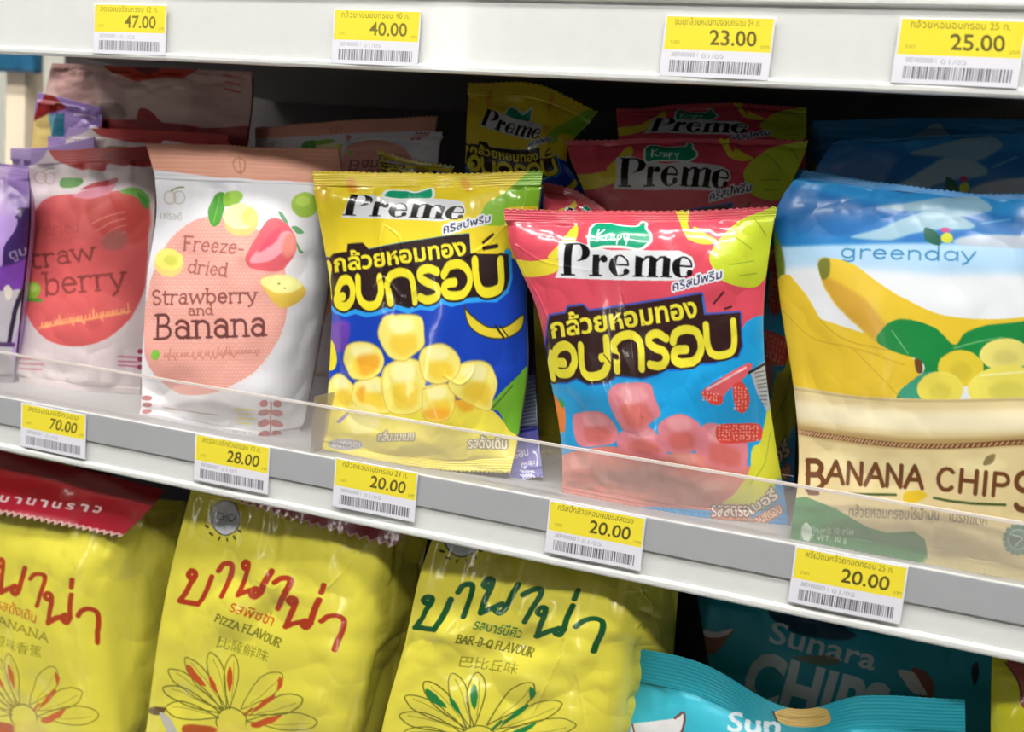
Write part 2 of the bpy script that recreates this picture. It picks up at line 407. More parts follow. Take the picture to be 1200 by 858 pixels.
def bag(name, label, cat, group, rows, mat, art, n=(200, 200), T=1.0, Tb=2.0, pu=2.2, seal=(.06, .05), deck=DECK, vs=None, us=None,
        crink=1., seed=1, zig=(1, 1), creases=(), canvas=None, back=None, seal_names=('top_seal', 'bottom_seal'),
        side=None, ridges=1., pucker=1.):
    rng = np.random.default_rng(seed)
    nu, nv = n
    P = net(rows, deck, vs, us, n)
    u = np.linspace(0, 1, nu)[None]; v = np.linspace(0, 1, nv)[:, None]
    st, sb = seal
    vv = np.clip((v-st)/(1-st-sb), 0, 1)
    pv = np.clip(1-np.abs(2*vv-1)**3.2, 0, 1)**.8; ph = np.clip(1-np.abs(2*u-1)**pu, 0, 1)**.75
    prof = pv*ph
    W = np.linalg.norm(P[nv//2, -1]-P[nv//2, 0]); H = np.linalg.norm(P[-1, nu//2]-P[0, nu//2])
    mu = W/nu; mv = H/nv                      # metres per cell
    N = normals(P)
    Fr = P+N*(prof*T*.01)[..., None]
    a = Art(Fr, nu, nv)
    if art is not None: art(a)
    if canvas is not None: a.c = resample(canvas, a.h, a.w)
    # wrinkles: broad dents, ridged folds, puckers running away from the seals
    cell = lambda m: (m/mv, m/mu)
    d = noise2((nv, nu), cell(.028), rng)*.0011+noise2((nv, nu), cell(.012), rng)*.00035
    d += crumple((nv, nu), mv, mu, .034, rng)*.0011*np.clip(noise2((nv, nu), cell(.045), rng)*.8+.75, .1, 1.5)
    d += crumple((nv, nu), mv, mu, .013, rng)*.00040*np.clip(noise2((nv, nu), cell(.04), rng)+.35, 0, 1.3)
    d *= crink*np.clip(prof*3, .15, 1)
    if side is not None: d += np.where(u > side, crumple((nv, nu), mv*1., mu*.5, .012, rng)*.0016, 0)*np.clip((u-side)/.03, 0, 1)*np.clip(noise2((nv, nu), cell(.03), rng)*.6+.7, 0, 1.4)
    dt = np.clip((v-st)*H, 0, 9); db = np.clip((1-sb-v)*H, 0, 9)
    pk = noise2((nv, nu), (nv/1.5, .006/mu), rng)*.0011+noise2((nv, nu), (nv/1.5, .014/mu), rng)*.0016
    d += pk*pucker*(np.exp(-dt/.022)*np.clip(dt/.004, 0, 1)+np.exp(-db/.018)*np.clip(db/.004, 0, 1))
    ins = ((v < st) | (v > 1-sb))
    d += np.where(ins & (dt*0 == 0), np.sin(v*H/.0017*2*PI/1.6)*.00016*ridges, 0)
    d += np.where(ins, noise2((nv, nu), (nv, .02/mu), rng)*.0009, 0)
    for cr in creases:
        pts, hgt, wid = cr
        q = a.cv(csmooth(pts, False))/2.
        dist = np.full((nv, nu), 9.)
        for p0, p1 in zip(q[:-1], q[1:]):
            dd = (p1-p0)*[mu, mv]; L = dd@dd+1e-12
            X = (np.arange(nu)[None]-p0[0])*mu; Y = (np.arange(nv)[:, None]-p0[1])*mv
            t = np.clip((X*dd[0]+Y*dd[1])/L, 0, 1)
            dist = np.minimum(dist, np.hypot(X-t*dd[0], Y-t*dd[1]))
        d += hgt*.001*np.exp(-(dist/(wid*.001))**1.3)*np.clip(.85+.35*noise2((nv, nu), cell(.004), rng), .2, 1.6)
    Fr = Fr+N*d[..., None]
    # serrated cut edges
    tri = np.abs(((np.arange(nu)*mu/.0034) % 1)*2-1)-.5
    dv0 = (P[1]-P[0])/np.linalg.norm(P[1]-P[0], axis=-1, keepdims=True)
    k = max(int(.005/mv), 2)
    if zig[0]:
        for j in range(k): Fr[j] += dv0*(tri*.0012*zig[0]*(1-j/k))[:, None]
    if zig[1]:
        for j in range(k): Fr[nv-1-j] += dv0*(tri*.0012*zig[1]*(1-j/k))[:, None]
    # back sheet, coarse
    bu, bv = 24, 30
    j0 = max(int(round(st*nv)), 1); j1 = nv-1-max(int(round(sb*nv)), 1)
    iu = np.linspace(0, nu-1, bu).round().astype(int); iv = np.linspace(j0, j1, bv).round().astype(int)
    tu = np.linspace(0, 1, bu)[None, :, None]; tv = iv/(nv-1.)
    L0 = P[iv][:, :1]; R0 = P[iv][:, -1:]
    B = L0*(1-tu)+R0*tu
    pb = (np.clip(1-np.abs(2*np.clip((tv-st)/(1-st-sb), 0, 1)-1)**4, 0, 1)[:, None]**.6)*np.clip(1-np.abs(2*tu[..., 0]-1)**3, 0, 1)**.6
    Cc = P[np.ix_(iv, iu)]
    wgt = np.clip(pb*1.5, 0, 1)[..., None]
    B = Cc*(1-wgt)+np.where(B[..., 1:2] > Cc[..., 1:2], B, Cc)*wgt
    B[..., 1] += pb*Tb*.01+.0022
    root_loc = P[-1, nu//2].copy(); root_loc[2] = min(Fr[..., 2].min(), root_loc[2])
    root = empty(name, root_loc.tolist(), label, cat, group)
    j0 = max(int(round(st*nv)), 1); j1 = nv-1-max(int(round(sb*nv)), 1)
    col = a.out()
    F_ = grid_faces(nv, nu)
    # body = front middle + back
    nb = j1-j0+1
    Vb = np.concatenate([Fr[j0:j1+1].reshape(-1, 3), B.reshape(-1, 3)])
    Fb = np.concatenate([grid_faces(nb, nu), grid_faces(bv, bu)[:, ::-1]+nb*nu])
    cb = np.concatenate([col[j0:j1+1].reshape(-1, 3), np.repeat((lin(back) if back is not None else col[nv//2].mean(0))[None], bu*bv, 0)])
    mesh_obj('pouch', Vb, Fb, mat, root, colors=cb)
    for nm, s0, s1 in ((seal_names[0], 0, j0), (seal_names[1], j1, nv-1)):
        if nm: 
            A_ = Fr[s0:s1+1]; Bk = A_+np.array([0, .0008, 0])
            m = s1-s0+1
            rim = np.concatenate([np.arange(nu), np.arange(1, m)*nu+nu-1, (m-1)*nu+np.arange(nu-2, -1, -1), np.arange(m-2, 0, -1)*nu])
            r2 = np.roll(rim, -1)
            side = np.stack([rim, r2, r2+m*nu, rim+m*nu], -1)
            g = grid_faces(m, nu)
            mesh_obj(nm, np.concatenate([A_.reshape(-1, 3), Bk.reshape(-1, 3)]), np.concatenate([g, g[:, ::-1]+m*nu, side]), mat, root,
                     colors=np.concatenate([col[s0:s1+1].reshape(-1, 3)]*2))
    return root, a, P, Fr
def resample(c, h, w):
    y = np.linspace(0, c.shape[0]-1, h).round().astype(int); x = np.linspace(0, c.shape[1]-1, w).round().astype(int)
    return c[np.ix_(y, x)].copy()
DETAIL = 1.2
EXPO = .44; GLOW = 7.; WORLD = .035; LAMP = 20.; LAMP2 = .6
KEEP = {}
def crop(x0, y0, s):
    return lambda *p: [(x0+p[i]/s, y0+p[i+1]/s) for i in range(0, len(p), 2)]

def preme(a, A, B, h, slant=0., col=(18, 14, 18)):
    A = np.array(A, float); B = np.array(B, float); L = np.hypot(*(B-A)); ex = (B-A)/L; ey = np.array([ex[1], -ex[0]]); k = L/3.78
    def mp(q):
        q = np.asarray(q, float); return A+np.outer(q[:, 0]*k+q[:, 1]*slant*h, ex)+np.outer(q[:, 1]*h, ey)
    def P(q): a.poly(mp(q), col, smooth=False)
    def Ls(q, w=.035): a.stroke(mp(q), w*h*1.1, col, smooth=False)
    def cres(cx, cy, rx, ry, ri, a0, a1):
        P(arc(cx, cy, rx, ry, a0, a1, 16)+arc(cx, cy, ri, ry*.93, a1, a0, 16))
    P([(0, 0), (.24, 0), (.24, 1), (0, 1)]); Ls([(-.07, .02), (.32, .02)], .04); Ls([(-.05, .98), (.4, .98)], .04)
    cres(.36, .73, .42, .27, .16, 90, -90)
    P([(.86, 0), (1.06, 0), (1.06, .66), (.86, .66)]); Ls([(.78, .02), (1.14, .02)], .04); Ls([(1.04, .45), (1.12, .6), (1.22, .63)], .05)
    a.poly(mp(arc(1.2, .53, .1, .11, 0, 360, 12)), col, smooth=False)
    for o in (0, 1.83):
        cres(1.66+o, .33, .32, .34, .1, 90, 270)
        Ls(arc(1.66+o, .34, .25, .31, 90, 0, 8)+[(1.5+o, .36)], .05); Ls(arc(1.66+o, .33, .27, .31, 270, 330, 6), .05)
        a.poly(mp(arc(1.86+o, .15, .09, .1, 0, 360, 12)), col, smooth=False)
    for x in (2.1, 2.5, 2.9): P([(x, 0), (x+.21, 0), (x+.21, .6), (x, .66)]); Ls([(x-.05, .02), (x+.27, .02)], .035)
    Ls([(2.3, .5), (2.42, .63), (2.56, .64)], .05); Ls([(2.7, .5), (2.82, .63), (2.96, .64)], .05)

def logo(a, A, B, h, slant, back, flag, th, thh=13, krispy=True):
    a.poly(back, hx('dde0e6'), smooth=False)
    preme(a, A, B, h, slant)
    a.poly(flag, hx('159a72'), line=hx('e4ece8'), lw=2.2)
    if krispy:
        (x0, y0), (x1, y1) = krispy
        W_ = hx('f0faf4'); dx = (x1-x0)/6
        p = lambda *q: [(x0+q[i]*dx, y0+q[i+1]+(y1-y0)*q[i]/6) for i in range(0, len(q), 2)]
        a.stroke(p(.3, -13, .1, 1), 1.6, W_); a.stroke(p(1.3, -12, .2, -5, 1.2, 0), 1.6, W_)
        a.stroke(p(1.7, -6, 1.6, 0, 1.7, -5, 2.3, -6), 1.3, W_); a.stroke(p(2.6, -6, 2.5, 0), 1.4, W_)
        a.stroke(p(3.3, -6, 2.9, -4, 3.3, -1, 2.8, 0), 1.3, W_); a.stroke(p(3.7, -6, 3.5, 4), 1.3, W_); a.stroke(p(3.7, -6, 4.3, -4, 3.7, -1), 1.3, W_)
        a.stroke(p(4.7, -6, 4.9, -1, 5.4, -6, 5.0, 4), 1.3, W_)
    a.text('คริสป์พรีม', th[0], th[1], thh, hx('262a4a'), off=.012, grow=2.2, gcol=hx('dfe4ee'), slant=.25)

def fat(a, strokes, w, col): 
    for s_ in strokes: a.stroke(s_, w, col)

def chip(a, pts, base, lo, hi, line=None):
    a.poly(pts, base, soft=1)
    P = np.array(pts); c = P.mean(0)
    a.poly((P-c)*[.62, .5]+c+[2, (P[:, 1].max()-c[1])*.32], lo, soft=5, alpha=.85)
    a.poly((P-c)*[.55, .35]+c-[1, (c[1]-P[:, 1].min())*.5], hi, soft=4, alpha=.85)
    if line is not None: a.stroke(list(pts)+[pts[0]], 1.2, line, alpha=.5)

def art_red(a):
    c = crop(580, 230, 3.53); d = crop(620, 420, 3.75)
    a.c[:] = hx('d94e60')
    a.c[:int(a.h*.05)] = hx('dc5565')
    blue = hx('1fa0e2')
    a.poly([(630, 452), (645, 440), (700, 440), (780, 425), (860, 405), (874, 377), (884, 371), (905, 367), (935, 375), (940, 700), (620, 700)], blue, smooth=False)
    Yl = hx('e2d23a')
    a.poly([(600, 304), (622, 306), (645, 303), (657, 308), (651, 319), (625, 325), (604, 321)], Yl)
    a.poly([(641, 301), (655, 285), (666, 269), (676, 263), (676, 279), (668, 292), (652, 303)], Yl)
    a.poly([(791, 240), (806, 241), (806, 262), (812, 276), (806, 281), (797, 262)], Yl)
    a.poly([(814, 266), (826, 274), (840, 281), (834, 286), (820, 286), (806, 280), (812, 275)], Yl)
    a.poly([(918, 240), (893, 247), (870, 256), (852, 270), (834, 293), (832, 308), (845, 328), (875, 337), (893, 331), (905, 305), (920, 280)], hx('c3d234'))
    g_ = hx('6f8a2c')
    for q in (c(1070, 95, 1120, 165), c(960, 150, 1060, 220), c(970, 285, 1070, 270), c(1010, 330, 1080, 320)): a.stroke(q, 1.1, g_, alpha=.8)
    # black block behind the lettering
    blk = hx('36201f')
    B_ = [(646, 372), (664, 369), (667, 362), (684, 360), (690, 367), (821, 346), (823, 371), (866, 368), (868, 405), (863, 416), (845, 417), (838, 423), (812, 424), (800, 431), (779, 431), (768, 437), (752, 441), (722, 438), (712, 446), (690, 448), (676, 441), (664, 446), (648, 446), (640, 440), (640, 408)]
    a.stroke(B_+[B_[0]], 7, hx('1c5fd0'), smooth=False, alpha=.75)
    a.stroke(B_[14:27], 5, hx('2a3c50'), smooth=False, alpha=.6)
    a.poly(B_, blk, smooth=False, line=blk, lw=3)
    yy = hx('ebe13e')
    a.text('กล้วยหอมทอง', (648, 396), (818, 371), 31, yy, off=.03)
    w = 8.3
    S = [c(237, 655, 230, 700, 240, 748), c(248, 655, 262, 630, 295, 618, 325, 640, 331, 690, 312, 728, 272, 734, 252, 716, 256, 690, 288, 688),
         c(358, 620, 362, 700, 378, 738, 412, 746, 450, 732, 466, 690, 462, 592), c(440, 668, 466, 662),
         c(505, 722, 503, 660), c(496, 640, 492, 612, 515, 585, 560, 575, 594, 598, 604, 645, 606, 715),
         c(706, 590, 670, 570, 640, 580, 634, 606, 662, 628, 700, 645, 706, 680, 680, 704, 640, 696),
         c(735, 602, 747, 570, 785, 550, 830, 562, 850, 600, 848, 650, 815, 686, 765, 690, 740, 670, 748, 640, 788, 635),
         c(872, 532, 880, 620, 900, 652, 940, 656, 978, 640, 990, 600, 985, 516)]
    fat(a, S, w+4, blk); fat(a, S, w, yy)
    a.stroke(c(505, 665, 490, 660), 5, blk); a.stroke(c(452, 655, 480, 690), 1.5, blk)
    a.stroke(c(905, 445, 945, 395), 2.6, blk); a.stroke(c(950, 466, 976, 458), 2.2, blk); a.stroke(c(860, 420, 870, 480), 3, hx('3a6fc8'))
    logo(a, (660, 323), (811, 326), 38, .04, c(262, 190, 330, 185, 390, 205, 480, 225, 760, 225, 815, 250, 830, 290, 800, 330, 748, 350, 248, 338, 262, 300),
         c(400, 135, 425, 116, 470, 118, 530, 130, 590, 128, 605, 108, 628, 112, 628, 135, 645, 165, 640, 195, 600, 222, 540, 214, 460, 212, 398, 216), ((788, 341), (846, 326)), 14, ((701, 283), (742, 284)))
    # printed fruit pieces
    base, lo, hi = hx('dc8390'), hx('cf6a62'), hx('e8a2a8')
    a.poly(d(130, 440, 300, 392, 450, 400, 600, 420, 740, 430, 960, 470, 985, 520, 940, 570, 860, 660, 700, 660, 300, 640, 140, 600), hx('d98378'))
    for q in ((390, 330, 500, 290, 560, 330, 607, 380, 590, 440, 450, 425, 385, 395), (750, 310, 830, 290, 950, 360, 965, 400, 945, 488, 850, 485, 740, 440),
              (565, 300, 610, 260, 670, 245, 740, 280, 757, 330, 742, 400, 650, 420, 590, 390), (190, 270, 215, 240, 300, 235, 345, 260, 382, 320, 370, 372, 300, 388, 215, 380),
              (345, 175, 368, 120, 430, 108, 525, 112, 548, 165, 578, 245, 540, 275, 500, 320, 430, 330, 385, 280)):
        chip(a, d(*q), base, lo, hi)
    for q in ((235, 540, 290, 510, 360, 520, 385, 560, 370, 600, 250, 600), (480, 470, 580, 450, 605, 500, 595, 560, 500, 540), (600, 430, 700, 415, 770, 440, 760, 520, 650, 540), (715, 600, 760, 540, 850, 525, 930, 530, 880, 600, 850, 650, 730, 645), (160, 440, 300, 420, 290, 560, 165, 560)):
        chip(a, d(*q), hx('dd8a80'), hx('cb7060'), hx('e6a098'))
    rd = hx('dd4a42')
    a.poly(d(760, 150, 800, 112, 880, 62, 960, 22, 978, 38, 935, 92, 872, 140, 835, 200, 790, 196), hx('e0626a'))
    a.poly(d(755, 150, 790, 150, 850, 170, 840, 205, 795, 200), rd); a.poly(d(900, 110, 940, 105, 967, 170, 962, 222, 932, 242, 905, 215, 893, 150), rd)
    a.poly(d(830, 298, 930, 288, 1015, 294, 1022, 360, 930, 376, 838, 372), rd)
    a.stroke(d(780, 135, 860, 90, 950, 40), 2, hx('f3c6cc'))
    rg = random.Random(4)
    for (x0, y0, x1, y1) in ((905, 130, 955, 225), (840, 300, 1015, 368), (765, 155, 840, 198)):
        for yy_ in range(y0, y1, 15):
            for xx in range(x0, x1, 15): a.ell(620+(xx+rg.uniform(-3, 3))/3.75, 420+(yy_+rg.uniform(-3, 3))/3.75, 1.1, 1.2, hx('f0a898'))
    a.poly(d(1062, 225, 1040, 270, 1020, 370, 985, 400, 965, 500, 900, 590, 850, 650, 1000, 740, 1170, 740, 1200, 500), hx('d6d43e'))
    a.poly(d(1090, 530, 1150, 560, 1200, 560, 1200, 800, 900, 800, 830, 700, 960, 680, 1050, 640), hx('3a96d8'), soft=4)
    a.poly(d(850, 660, 960, 690, 1010, 720, 1000, 770, 860, 760, 790, 700), hx('d89078'), soft=6)
    a.stroke(d(960, 560, 1030, 470, 1060, 330), 1.3, hx('8fa838'), alpha=.7)
    a.text('รสสตรอ', d(800, 690)[0], d(965, 690)[0], 20, hx('f4ece0'), off=.02, grow=1.5, gcol=hx('8c4a48'))
    a.text('เบอรี่', d(975, 685)[0], d(1095, 605)[0], 17, hx('f0e6d8'), off=.02, grow=1.5, gcol=hx('7a6a50'))
    a.text('อบกรอบ', d(1005, 735)[0], d(1112, 672)[0], 16, hx('f0d8c0'), off=.02, grow=1.5, gcol=hx('c07050'))
    a.poly(d(88, 140, 130, 190, 155, 215, 158, 318, 120, 310, 95, 250), hx('e8803a')); a.poly(d(130, 170, 158, 205, 140, 215), hx('3aa050'))
    a.poly(d(970, 55, 1040, 10, 1075, 40, 1075, 180, 1048, 240, 1005, 160), hx('b9bcc0'), smooth=False)
    for i in range(9): a.stroke(d(990+i*4, 65+i*17, 1045, 50+i*19), 1.1, hx('505458'), alpha=.7)
    a.stroke(d(965, 62, 1042, 20), 2.5, hx('202428'))
    KEEP['red'] = a.c

def art_yellow(a):
    c = crop(360, 190, 4.138); d = crop(360, 360, 3.573)
    a.c[:] = hx('e6cf2e')
    a.ell(413, 218, 6, 9, hx('e0962e'), soft=3, alpha=.7); a.ell(545, 216, 5, 10, hx('dc962e'), rot=-30, soft=3, alpha=.6); a.ell(378, 226, 8, 12, hx('dfae2e'), soft=5, alpha=.6)
    a.poly([(370, 372), (390, 362), (450, 355), (520, 345), (590, 330), (594, 300), (607, 305), (640, 330), (640, 520), (370, 520)], hx('1a44b8'), smooth=False)
    a.poly(c(830, 300, 850, 225, 880, 190, 950, 150, 1060, 60, 1110, 20, 1180, 30, 1180, 200, 1100, 215, 960, 225, 955, 290, 940, 310), hx('86be2c'))
    blk = hx('2c1c1c')
    B_ = c(98, 490, 128, 452, 195, 440, 198, 402, 262, 396, 290, 428, 780, 352, 786, 450, 968, 452, 975, 560, 962, 610, 915, 648, 850, 645, 770, 650, 700, 668, 650, 650, 600, 688, 540, 680, 480, 700, 420, 680, 340, 712, 290, 722, 240, 705, 190, 720, 140, 705, 100, 660)
    a.stroke(B_[8:]+[B_[0]], 13, hx('2f9ff0'), smooth=False); a.stroke(B_[5:8], 4, hx('2f9ff0'), smooth=False); a.poly(B_, blk, smooth=False, line=blk, lw=3)
    yy = hx('e9dd30')
    a.text('กล้วยหอมทอง', c(135, 532)[0], c(772, 447)[0], 27, yy, off=.03)
    S = [c(106, 505, 104, 560, 112, 650), c(146, 628, 165, 580, 200, 572, 222, 610, 220, 668, 188, 700, 152, 690, 142, 662, 176, 652),
         c(244, 562, 254, 650, 290, 694, 338, 690, 356, 640, 350, 560),
         c(398, 680, 390, 625), c(382, 600, 400, 552, 450, 532, 495, 550, 510, 600, 515, 675),
         c(628, 530, 585, 515, 547, 530, 547, 562, 590, 588, 630, 610, 626, 650, 580, 668, 542, 655),
         c(660, 545, 688, 502, 740, 494, 780, 530, 786, 590, 752, 640, 690, 646, 662, 622, 672, 592, 712, 582),
         c(812, 478, 820, 580, 850, 628, 908, 625, 938, 590, 934, 478)]
    fat(a, S, 12, blk); fat(a, S, 8.2, yy)
    a.stroke(c(850, 388, 900, 350), 3, blk); a.stroke(c(852, 416, 920, 405), 3.4, blk)
    logo(a, (405, 253), (541, 258), 25, .25, c(168, 272, 190, 225, 215, 158, 320, 160, 360, 178, 700, 180, 752, 192, 765, 245, 740, 275, 640, 290),
         c(370, 172, 385, 145, 410, 134, 470, 138, 530, 152, 590, 136, 610, 130, 606, 178, 540, 184, 450, 182), (c(660, 345)[0], c(885, 290)[0]), 12, None)
    hi, bs, lo = hx('f6f0b0'), hx('f0e478'), hx('ecc83c')
    a.poly(d(60, 430, 100, 380, 300, 400, 500, 400, 700, 390, 770, 430, 880, 540, 960, 640, 900, 760, 60, 760), hx('e6d84e'))
    a.poly(d(100, 70, 180, 65, 165, 170, 110, 180), hx('6a40b0'), soft=3); a.poly(d(85, 140, 110, 150, 122, 220, 108, 262, 85, 250), yy)
    a.poly(d(930, 250, 870, 300, 790, 380, 763, 430, 800, 440, 850, 520, 900, 520, 950, 400), hx('6fae30'))
    for q in ((85, 330, 120, 278, 165, 300, 200, 345, 195, 420, 85, 420), (200, 315, 290, 290, 335, 330, 345, 440, 230, 430, 185, 385), (320, 250, 400, 215, 470, 230, 492, 290, 475, 420, 400, 452, 330, 430, 308, 330),
              (478, 345, 590, 322, 618, 400, 582, 475, 488, 468), (640, 240, 720, 225, 770, 250, 794, 320, 780, 380, 760, 435, 660, 400, 590, 330), (465, 212, 490, 170, 560, 152, 612, 180, 640, 230, 622, 290, 560, 322, 500, 312, 474, 270),
              (148, 222, 170, 160, 230, 145, 290, 165, 317, 220, 302, 270, 260, 302, 190, 300, 162, 262), (296, 105, 318, 42, 370, 30, 470, 40, 488, 120, 485, 165, 440, 200, 400, 226, 345, 212, 308, 160)):
        chip(a, d(*q), bs, lo, hi, hx('c89a30'))
    for q in ((205, 210, 290, 200, 290, 260, 230, 285), (490, 430, 590, 425, 580, 470, 495, 468), (200, 360, 240, 330, 230, 400), (610, 380, 700, 420, 650, 440)):
        a.poly(d(*q), hx('e6a02c'), soft=4, alpha=.8)
    a.poly(d(120, 480, 160, 440, 175, 445, 135, 485), hx('8878a8'), smooth=False)
    a.poly(d(170, 430, 230, 405, 290, 430, 290, 510, 200, 530, 170, 490), hx('eee488'), soft=3)
    a.poly(d(655, -10, 672, 20, 740, 76, 800, 88, 850, 72, 902, 32, 895, 88, 845, 126, 780, 132, 715, 112, 672, 66), hx('e6d23a'), line=hx('3a3418'), lw=1.3)
    a.stroke(d(788, 78, 822, 128), 2.4, hx('2c2a18')); a.stroke(d(806, 78, 838, 122), 1.4, hx('2c2a18'))
    a.stroke(d(770, 430, 860, 330), 1.6, hx('3c6420')); 
    a.text('รสดั้งเดิม', d(672, 590)[0], d(835, 590)[0], 17, hx('e8e4c8'), off=.02, grow=1.6, gcol=hx('8c8258'))
    a.text('กลิ่นนมเนย', d(295, 560)[0], d(445, 556)[0], 14, hx('e8e4c8'), off=.015, grow=1.2, gcol=hx('8c8258'))
    a.ell(405, 521, 20, 7, hx('9a9aa2'), soft=2); a.text('อบกรอบ', (390, 524), (425, 524), 11, hx('d8d8dc'), off=.01)
    KEEP['yellow'] = a.c

def apple_mark(a, x, y, s, col):
    a.ell(x, y, s, s*.85, col, line=None, alpha=0); 
    for dx in (-.45, .45): a.stroke([(x+dx*s+s*.55*math.cos(t), y+s*.6*math.sin(t)) for t in np.linspace(0, 6.3, 14)], 1.3, col, alpha=.8)
    a.stroke([(x-.3*s, y-.7*s), (x+.3*s, y-1.0*s), (x+.9*s, y-1.05*s)], 1.6, hx('7a8a50'))

def script_line(a, A, B, h, col, w=1.3, seed=1):
    rg = random.Random(seed); A = np.array(A); B = np.array(B); L = np.hypot(*(B-A)); ex = (B-A)/L; ey = np.array([ex[1], -ex[0]]); x = 0; pts = []
    while x < L:
        up = rg.choice([.45, .45, .5, 1.]); s_ = rg.uniform(2.4, 4)
        for q in ((0, 0), (s_*.6, up*h), (s_*.4, up*h*.3), (s_*.9, rg.choice([0, 0, 0, -.4*h]))): pts.append(A+ex*(x+q[0])+ey*q[1])
        x += s_+rg.choice([0, 0, 2.])
    for i in range(0, len(pts)-1, 24): a.stroke(pts[i:i+25], w, col)

def art_strawban(a):
    c = crop(160, 150, 4.517); d = crop(160, 320, 3.575)
    a.c[:] = hx('dfdfe6')
    disc = [(233, 256), (205, 275), (191, 294), (177, 327), (169, 370), (171, 415), (180, 438), (195, 455), (218, 463), (258, 458), (300, 433), (328, 396), (337, 362), (335, 320), (318, 285), (290, 262), (260, 254)]
    a.poly(disc, hx('e6a498'))
    P = np.array(disc); rg = random.Random(2)
    for i in range(44):
        for j in range(52):
            x, y = 172+i*3.9+(j % 2)*1.9, 256+j*4.0
            if ((x-252)/82)**2+((y-358)/103)**2 < 1: a.ell(x, y, .85, .7, hx('efc0b4'))
    a.poly([(150, 140), (410, 140), (410, 219), (385, 216), (330, 212), (260, 209), (210, 203), (182, 199), (150, 196)], hx('dd9c84'), smooth=False)
    for j in range(7): a.stroke([(176, 172+j*4.5), (290, 177+j*4.5), (402, 182+j*4.5)], .9, hx('e8b09c'), alpha=.7)
    a.stroke([(278, 186), (274, 193), (279, 203), (286, 201), (287, 190), (281, 185)], 1.8, hx('b98058')); a.stroke([(280, 184), (283, 206)], 1.2, hx('b98058'))
    apple_mark(a, 205, 232, 12, hx('b8a58e')); a.text('เฟรชดี', (188, 256), (213, 258), 12, hx('9a9a92'), alpha=.8)
    a.poly([(247, 264), (243, 246), (252, 226), (263, 227), (263, 246), (256, 263)], hx('4c9c34')); a.poly([(262, 229), (278, 224), (286, 231), (278, 240), (264, 242)], hx('8cbc34'))
    a.stroke([(250, 260), (256, 230)], 1, hx('8fc060'))
    a.ell(283, 262, 20, 15, hx('ecc87a')); a.ell(282, 254, 20, 15, hx('e8e4ae')); a.ell(293, 255, 10, 11, hx('dfe07a'), soft=2)
    a.ell(357, 240, 16, 15, hx('98c02c')); a.ell(355, 236, 9, 6, hx('b4d440'), soft=2)
    a.poly(c(578, 712, 598, 640, 650, 560, 700, 487, 770, 488, 830, 555, 848, 640, 802, 722, 750, 757, 620, 747), hx('e2606c'))
    a.poly(c(600, 700, 690, 600, 800, 545, 820, 590, 730, 690, 640, 715), hx('f0a4b0'), soft=1); a.poly(c(640, 660, 700, 575, 760, 530, 740, 600), hx('dc5068'), soft=2); a.poly(c(790, 570, 830, 560, 845, 640, 800, 690, 770, 650), hx('ea8a80'), soft=3)
    for q in (c(752, 442, 782, 465, 800, 505, 770, 485), c(820, 525, 850, 522, 888, 555, 850, 560), c(845, 600, 870, 640, 888, 660, 860, 655)): a.poly(q, hx('5fa06a'))
    a.ell(197, 309, 16, 15, hx('ecd07c')); a.ell(197, 304, 15, 13, hx('ece474')); a.ell(199, 305, 7, 6, hx('d8d85c'), soft=2)
    br = hx('a8625c')
    a.sk('Freeze-', (212, 292), (286, 298), 22, 2.0, br, serif=.05, slant=.1); a.sk('dried', (217, 319), (267, 324), 21, 2.0, br, serif=.05, slant=.05)
    dk = hx('6e3a38')
    a.sk('Strawberry', (176, 357), (300, 354), 23, 2.2, hx('8a4c48'), serif=.06); a.sk('and', (222, 370), (250, 369), 17, 1.7, hx('96584e'), serif=.05)
    a.sk('Banana', (181, 397), (312, 393), 39, 3.3, dk, serif=.07)
    script_line(a, (194, 419), (304, 414), 10, hx('d08474'), 1.2); a.ell(184, 416, 5, 6, hx('7cc040'), rot=20)
    a.poly(d(515, 35, 560, 8, 640, 10, 690, 40, 707, 80, 680, 122, 620, 147, 570, 120), hx('e8c452')); a.poly(d(515, 35, 560, 8, 640, 10, 685, 38, 690, 60, 640, 85, 570, 80), hx('ece89a'), soft=1)
    a.ell(327, 332, 1.5, 1, hx('7a7a30')); a.ell(334, 338, 1.5, 1, hx('7a7a30'))
    for k, yy_ in enumerate((548, 588, 632, 676)):
        for sx in (-1, 1): a.ell(160+(562+sx*28)/3.575, 320+yy_/3.575, (5, 7.5, 8, 7)[k], 4.2, hx('b04a50'), rot=sx*12)
    a.stroke(d(562, 540, 562, 700), 1.5, hx('b04a50'))
    for k in range(3):
        a.ell(170+k, 466+k*8, 5, 3, hx('a85058')); 
    for k in range(4): a.stroke([(276+k % 2, 479+k*5.5), (297-(k % 2)*4, 481+k*5.5)], 2.4, hx('e8dc6a'))
    a.stroke(d(100, 562, 340, 596), 1.8, hx('b09a90'), alpha=.7)
    KEEP['strawban'] = a.c

